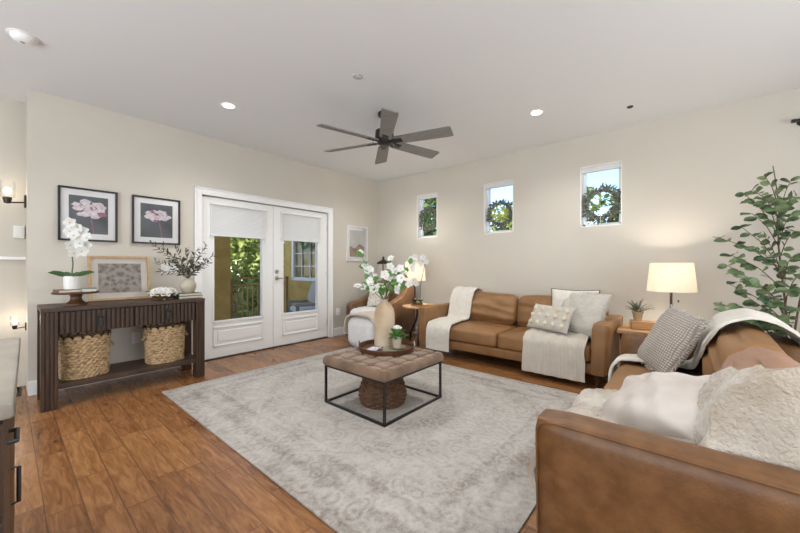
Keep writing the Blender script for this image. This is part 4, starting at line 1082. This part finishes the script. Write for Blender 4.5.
pillow('throw_pillow', 'waffle weave pillow with frayed edge on the foreground sofa', M['waffle'], .46, .46, .17, (.418, -.905, -.084), (.449, .125, .885), (-.116, 3.055, .64), 33, fringe=M['grey_linen'])
pillow('throw_pillow', 'rumpled white linen pillow lying against the near sofa arm', M['linen'], .44, .40, .21, (.829, -.456, .324), (.322, .862, .391), (-.093, 1.775, .588), 34, piping=M['linen'], amp=.024, n=44, pw=.5)

# ------------------------------------------------------------------ corner group: armchair, ottoman, side table, lamps
AC = (-3.86, 4.04, 0)
t = thing('leather_armchair', 'brown leather armchair with sloping arms in the corner', 'armchair', AC, 0)
w2 = .405
def arm_profile():
    return [(-.40, .10), (-.41, .52), (-.395, .57), (-.33, .59), (-.15, .62), (.02, .68), (.16, .78), (.26, .88), (.34, .91), (.40, .89), (.41, .80), (.40, .10)]
for s in (-1, 1):
    b = bmesh.new(); pr = arm_profile(); vs = [b.verts.new((0, y, z)) for y, z in pr]; f = b.faces.new(vs)
    r_ = bmesh.ops.extrude_face_region(b, geom=[f]); bmesh.ops.translate(b, vec=(.11, 0, 0), verts=[v for v in r_['geom'] if isinstance(v, bmesh.types.BMVert)])
    bmesh.ops.bevel(b, geom=[e for e in b.edges if abs(e.verts[0].co.x - e.verts[1].co.x) < 1e-5], offset=.02, segments=3, affect='EDGES', profile=.5)
    bmesh.ops.translate(b, vec=((w2 - .11) if s > 0 else -w2, 0, 0), verts=b.verts)
    o = B().bm(b).build('arm', M['leather_m'], t, ang=40)
    front = B().box((s * (w2 - .055), -.411, .32), (.085, .012, .42), .005).build('arm_front', M['leather_dk'], o)
    tag(front, 'dark brown front panel')
    for y in (-.34, .34): B().lathe([(.014, 0), (.02, .11)], (s * (w2 - .07), y, 0), 12).build('leg', M['walnut'], t)
soft('backrest', (.62, .17, .62), .06, M['leather_m'], t, (0, .30, .62), (R(-10), 0, 0), n=10, bulge=(0, .03, .02), amp=.006)
soft('seat_base', (.60, .72, .18), .02, M['leather_m'], t, (0, -.02, .21), n=4)
soft('seat_cushion', (.585, .66, .16), .045, M['leather_m'], t, (0, -.06, .375), n=12, bulge=(0, .01, .02), amp=.004)
b = drape([(-.45, .16), (-.43, .38), (-.42, .44), (-.37, .475), (-.10, .49), (.12, .485)], -.275, .285, 50, 30, .006, 3, .004, thick=.012, seed=12, lift=.002)
put(b, 'throw_blanket', M['white_cloth'], AC, 0, 'white throw spread over the corner armchair seat')
M['scribble'] = pm('cream_print', (.70, .65, .57), (.50, .42, .35), 10, .9, .2, 100, lo=.52, hi=.62, distort=2.5, sheen=.2)
pillow('throw_pillow', 'cream patterned pillow leaning in the corner armchair', M['scribble'], .44, .42, .16, (1, .05, .12), (-.1, .45, 1), (-3.90, 4.02, .70), 35)
OT = (-3.50, 3.42, 0)
t = thing('slipcovered_ottoman', 'round cornered white slipcovered ottoman before the corner armchair', 'ottoman', OT, 0)
soft('slipcover', (.58, .44, .43), .12, M['white_cloth'], t, (0, 0, .235), n=14, bulge=(.01, .01, .02), amp=.004)
for sx in (-1, 1):
    for sy in (-1, 1): B().lathe([(.016, .0125), (.02, .06)], (sx * .2, sy * .13, 0), 12).build('foot', M['walnut'], t)
b = drape([(-.315, .03), (-.305, .25), (-.29, .37), (-.25, .435), (-.17, .472), (0, .482), (.17, .472), (.25, .435), (.29, .37), (.302, .25), (.305, .20)], -.215, .16, 90, 26, .008, 3, .003, thick=.022, seed=14, lift=.004)
put(b, 'throw_blanket', M['beige_cloth'], OT, R(-90) + PI, 'beige blanket arched over the white ottoman')

ST = (-3.13, 4.12, 0); SH = .577
t = thing('side_table', 'small round wooden side table with curved black legs by armchair', 'side table', ST)
B().lathe([(0, SH - .028), (.255, SH - .028), (.262, SH - .02), (.262, SH - .006), (.256, SH), (0, SH)], n=48).build('table_top', M['oak'], t)
for k in range(3):
    a = R(-60) + k * 2 * PI / 3; c, s_ = math.cos(a), math.sin(a)
    pts = [(.05 * c, .05 * s_, SH - .03), (.05 * c, .05 * s_, .42), (.07 * c, .07 * s_, .34), (.13 * c, .13 * s_, .25), (.17 * c, .17 * s_, .14), (.19 * c, .19 * s_, 0)]
    B().tube(smooth_path(pts, 24, 2), .016, 10).build('leg', M['black'], t)
o = B().lathe([(0, 0), (.16, 0), (.175, .022), (.168, .022), (.155, .007), (0, .006)], n=44).build('round_tray', M['oak2'], None); o.location = (ST[0] + .02, ST[1] + .02, SH); tag(o, 'round golden wood tray beneath the corner lamp', 'tray')
SHT = SH + .0065

def shade_lamp(name, label, loc, base_prof, zs0, zs1, r0, r1, power, chain=False):
    t = thing(name, label, 'lamp', loc)
    B().lathe(base_prof, n=28).build('base', M['bronze'], t)
    B().tube([(0, 0, base_prof[-1][1] - .01), (0, 0, zs0 + .05)], .011, 10).build('stem', M['bronze'], t)
    sh = B(); n = 56
    sh.lathe([(r0, zs0), (r1, zs1), (r1 - .003, zs1), (r0 - .003, zs0), (r0, zs0)], n=n, cap=False)
    s = sh.build('lamp_shade', M['shade'], t)
    sp = B()
    for k in range(3): sp.tube([(0, 0, zs1 - .02), ((r1 - .004) * math.cos(k * 2.094), (r1 - .004) * math.sin(k * 2.094), zs1 - .02)], .002, 5)
    sp.tube([(0, 0, zs0 + .04), (0, 0, zs1 - .015)], .004, 6); sp.build('shade_spider', M['bronze'], t)
    B().ball((0.03, 0, (zs0 + zs1) / 2), .028, 12, 10).build('bulb', emis('lamp_bulb', (1, .84, .62), 12), t)
    l = lamp('lamp_light', 'POINT', (0.03, 0, (zs0 + zs1) / 2 + .01), power, (1, .90, .77), shadow_soft_size=.04); l.parent = t
    if chain:
        c = B(); z = zs0
        for i in range(12): c.ball((.055, -.03, z + .03 - i * .0095), .0032, 6, 5)
        c.build('pull_chain', M['chrome'], t)
        B().ball((.055, -.03, zs0 - .09), .008, 10, 8, (1, 1, 1.6)).build('chain_knob', M['bronze'], t)
    return t
turn = [(0, 0), (.055, 0), (.055, .012), (.02, .025), (.018, .05), (.034, .065), (.036, .08), (.018, .095), (.013, .11), (.011, .14), (.011, .20)]
LC = (-3.24, 4.14, SHT)
shade_lamp('table_lamp', 'bronze table lamp with glowing shade on the corner side table', LC, turn, .95 - SHT, 1.245 - SHT, .165, .145, 15)

t = thing('potted_orchid', 'white orchid in small pot on the corner side table', 'potted plant', (-3.07, 4.05, SHT))
B().lathe([(0, 0), (.032, 0), (.036, .005), (.043, .05), (.038, .05), (0, .042)], n=28).build('pot', M['brass'], t)
g = random.Random(17); b = B()
for a in (0, 1.2, 2.4, 3.5, 4.6, 5.6): b.leaf((0, 0, .045), (math.cos(a), math.sin(a), .8), (0, 0, 1), .085, .042, .15, True)
b.build('leaves', M['leafe'], t)
O1 = Vector((-3.07, 4.05, SHT)); e1 = at(424, 262, 5.02) - O1; e2 = at(411, 261, 4.98) - O1
P = smooth_path([(0, 0, .04), (.02, -.02, .30), e1 + Vector((.02, 0, -.02)), (e1 + e2) / 2 + Vector((0, 0, .03)), e2], 26, 2); B().tube(P, .004, 6).build('stem', M['gstem'], t)
pb = B(); yb = B()
for px, py in ((411, 260), (415, 258), (419, 261), (423, 258), (426, 262), (413, 264), (421, 265), (416, 284), (414, 281)):
    c = at(px, py, 4.96 + g.uniform(-.02, .04)) - O1; blossom(pb, c, (.6, -.75, .1 + g.uniform(-.3, .3)), .05, g); yb.ball(c + Vector((.005, -.008, 0)), .006, 6, 5)
pb.build('blossoms', M['petal'], t, ang=80); yb.build('blossom_centres', M['yellow'], t)

t = thing('floor_lamp', 'bronze pharmacy floor lamp behind the corner armchair', 'floor lamp', (-4.26, 4.50, 0))
B().lathe([(0, 0), (.12, 0), (.12, .012), (.03, .025), (0, .025)], n=36).build('base', M['bronze'], t)
B().tube([(0, 0, .02), (0, 0, 1.22), (.005, -.005, 1.27), (.05, -.05, 1.315), (.075, -.07, 1.30)], .010, 10).build('pole', M['bronze'], t)
B().lathe([(.125, 0), (.11, .03), (.075, .055), (.035, .07), (.022, .09), (.024, .115), (.012, .135), (0, .135), ], (.075, -.07, 1.215), 36, cap=False).build('lamp_shade', M['bronze'], t)
B().ball((.075, -.07, 1.235), .025, 10, 8).build('bulb', M['ceramic'], t)

# ------------------------------------------------------------------ between the sofas and behind the foreground sofa
ET = (-.29, 4.16, 0); EH = .55
t = thing('end_table', 'wooden end table in the corner between the two sofas', 'end table', ET)
B().bx(-.26, .26, -.24, .24, EH - .035, EH, .006).build('table_top', M['oak2'], t)
for sx in (-1, 1):
    for sy in (-1, 1): B().bx(sx * .22 - .02, sx * .22 + .02, sy * .20 - .02, sy * .20 + .02, 0, EH - .034, .003).build('leg', M['oak2'], t)
B().bx(-.24, .24, -.22, .22, EH - .10, EH - .034).build('apron', M['oak2'], t, smooth=False)
t = thing('wooden_riser', 'small golden wood box under the potted fern', 'wooden box', (-.375, 4.13, EH), R(4))
b = B().bx(-.09, .14, -.07, .07, .062, .078, .003).bx(-.09, -.075, -.07, .07, 0, .062, .002).bx(.125, .14, -.07, .07, 0, .062, .002).bx(-.075, .125, .045, .06, .0, .062)
b.build('box_body', M['oak2'], t)
B().bx(-.072, .122, -.066, -.056, .004, .060, .002).build('drawer_front', M['oak2'], t)
t = thing('potted_fern', 'small grey green fern in tan pot on the wooden box', 'potted plant', (-.40, 4.13, EH + .0785))
B().lathe([(0, 0), (.032, 0), (.044, .075), (.050, .08), (.050, .09), (.043, .09), (.038, .075), (0, .07)], n=30).build('pot', pm('tan_pot', (.36, .25, .14), (.46, .33, .2), 20, .7), t)
g = random.Random(23); b = B()
for i in range(24):
    a = g.uniform(0, 2 * PI); e = g.uniform(.35, 1.3); L = g.uniform(.10, .17); d = Vector((math.cos(a) * math.cos(e), math.sin(a) * math.cos(e), math.sin(e)))
    P = smooth_path([Vector((0, 0, .08)), Vector((0, 0, .08)) + d * L * .6, Vector((0, 0, .08)) + d * L + Vector((0, 0, -.02))], 9, 1); b.tube(P, .0015, 4)
    for k in range(2, 9):
        for s in (-1, 1): b.leaf(P[k], d + d.cross(Vector((0, 0, 1))) * s * 1.2, (0, 0, 1), .032 * (1.2 - k / 10), .010)
b.build('fronds', pm('grey_green_frond', (.07, .085, .05), (.16, .18, .11), 20, .7), t, ang=80)
shade_lamp('table_lamp', 'large lamp with white tapered shade and pull chain between sofas', (-.14, 4.20, EH), turn + [(.011, .28)], .93 - EH, 1.205 - EH, .195, .168, 20, True)

# ficus in its pot
FP = Vector((.60, 4.22, 0))
t = thing('potted_ficus', 'tall artificial ficus tree with round leaves behind the sofa', 'potted tree', FP)
B().lathe([(0, 0), (.13, 0), (.15, .02), (.17, .28), (.175, .30), (.16, .30), (.155, .26), (0, .25)], n=36).build('pot', M['ceramic'], t)
tr = B(); lf = B(); g = random.Random(31)
T = smooth_path([Vector((0, 0, .24)), Vector((.01, 0, .7)), Vector((-.01, 0, 1.0)), Vector((-.04, .0, 1.35)), Vector((-.035, -.01, 1.65)), Vector((-.06, 0, 1.95)), Vector((-.07, 0, 2.02))], 40, 2)
tr.tube(T, [.010 - .007 * i / 39 for i in range(40)], 8)
T2 = smooth_path([Vector((.02, .02, .24)), Vector((.07, .02, .8)), Vector((.12, 0, 1.2)), Vector((.16, -.02, 1.6))], 24, 2); tr.tube(T2, [.009 - .005 * i / 23 for i in range(24)], 7)
tips = [(713, 237, 2.75), (742, 228, 2.7), (732, 256, 2.65), (728, 266, 2.7), (745, 195, 2.75), (752, 190, 2.7), (765, 177, 2.8), (790, 182, 2.75), (797, 195, 2.7), (764, 200, 2.65), (775, 205, 2.6), (752, 214, 2.6), (790, 215, 2.7), (795, 232, 2.6), (748, 247, 2.6), (765, 238, 2.9), (765, 258, 2.55), (795, 255, 2.6), (730, 285, 2.7), (745, 278, 2.6), (760, 285, 2.5), (718, 303, 2.75), (735, 305, 2.65), (750, 312, 2.55), (770, 300, 2.5), (790, 290, 2.45), (795, 308, 2.5), (778, 318, 2.5), (765, 325, 2.55), (800, 275, 2.6), (748, 298, 2.8), (786, 270, 2.85), (758, 312, 2.7), (742, 318, 2.6), (728, 312, 2.7)]
for px, py, w in tips:
    e = at(px, py, w) - FP; e.y = min(e.y, .36)
    trunk = T if e.x < .06 else T2
    zs = max(.42, e.z - .22 * g.uniform(.6, 1.3) - .25 * abs(e.x)); s = min(trunk, key=lambda q: abs(q.z - zs))
    P = smooth_path([s, s.lerp(e, .5) + Vector((0, 0, .05)), e], 12, 2); tr.tube(P, [.004 - .002 * i / 11 for i in range(12)], 5)
    for i in (3, 4, 5, 6, 7, 8, 9, 9, 10, 11, 11):
        if g.random() < .2: continue
        d = (P[i] - P[i - 1]).normalized(); sd = d.cross(Vector((.1, .3, 1))).normalized() * g.choice((-1, 1))
        n_ = Vector((-.35 + g.uniform(-.6, .6), -.7 + g.uniform(-.4, .5), .75 + g.uniform(-.5, .5)))
        L = g.uniform(.06, .088); lf.leaf(P[i], d * .6 + sd * g.uniform(.3, 1) + Vector((0, 0, g.uniform(-.5, .15))), n_, L, L * .78, .06, True)
tr.build('trunk', M['stem'], t); lf.build('leaves', pm('ficus_leaf', (.022, .060, .026), (.25, .34, .16), 9, .4, trans=.15, lo=.36, hi=.66), t, ang=80)

t = thing('metal_table', 'dark grey slab topped metal side table behind foreground sofa', 'side table', (.86, 3.58, 0))
B().box((0, 0, .672), (.56, .50, .03), .006).build('table_top', pm('dark_slate', (.055, .055, .055), (.09, .09, .088), 7, .5), t)
for sx in (-1, 1):
    for sy in (-1, 1): B().bx(sx * .25 - .012, sx * .25 + .012, sy * .22 - .012, sy * .22 + .012, 0, .658).build('leg', M['black'], t, smooth=False)
t = thing('metal_arch_stand', 'dark curved metal stand on the slab table at right edge', 'stand', (.80, 3.60, .687))
B().box((0, 0, .006), (.16, .08, .012), .003).build('base', M['bronze'], t)
B().tube(smooth_path([(-.06, 0, .01), (-.06, 0, .12), (-.03, 0, .17), (.03, 0, .17), (.06, 0, .12), (.06, 0, .01)], 24, 2), .008, 8).build('arch', M['bronze'], t)
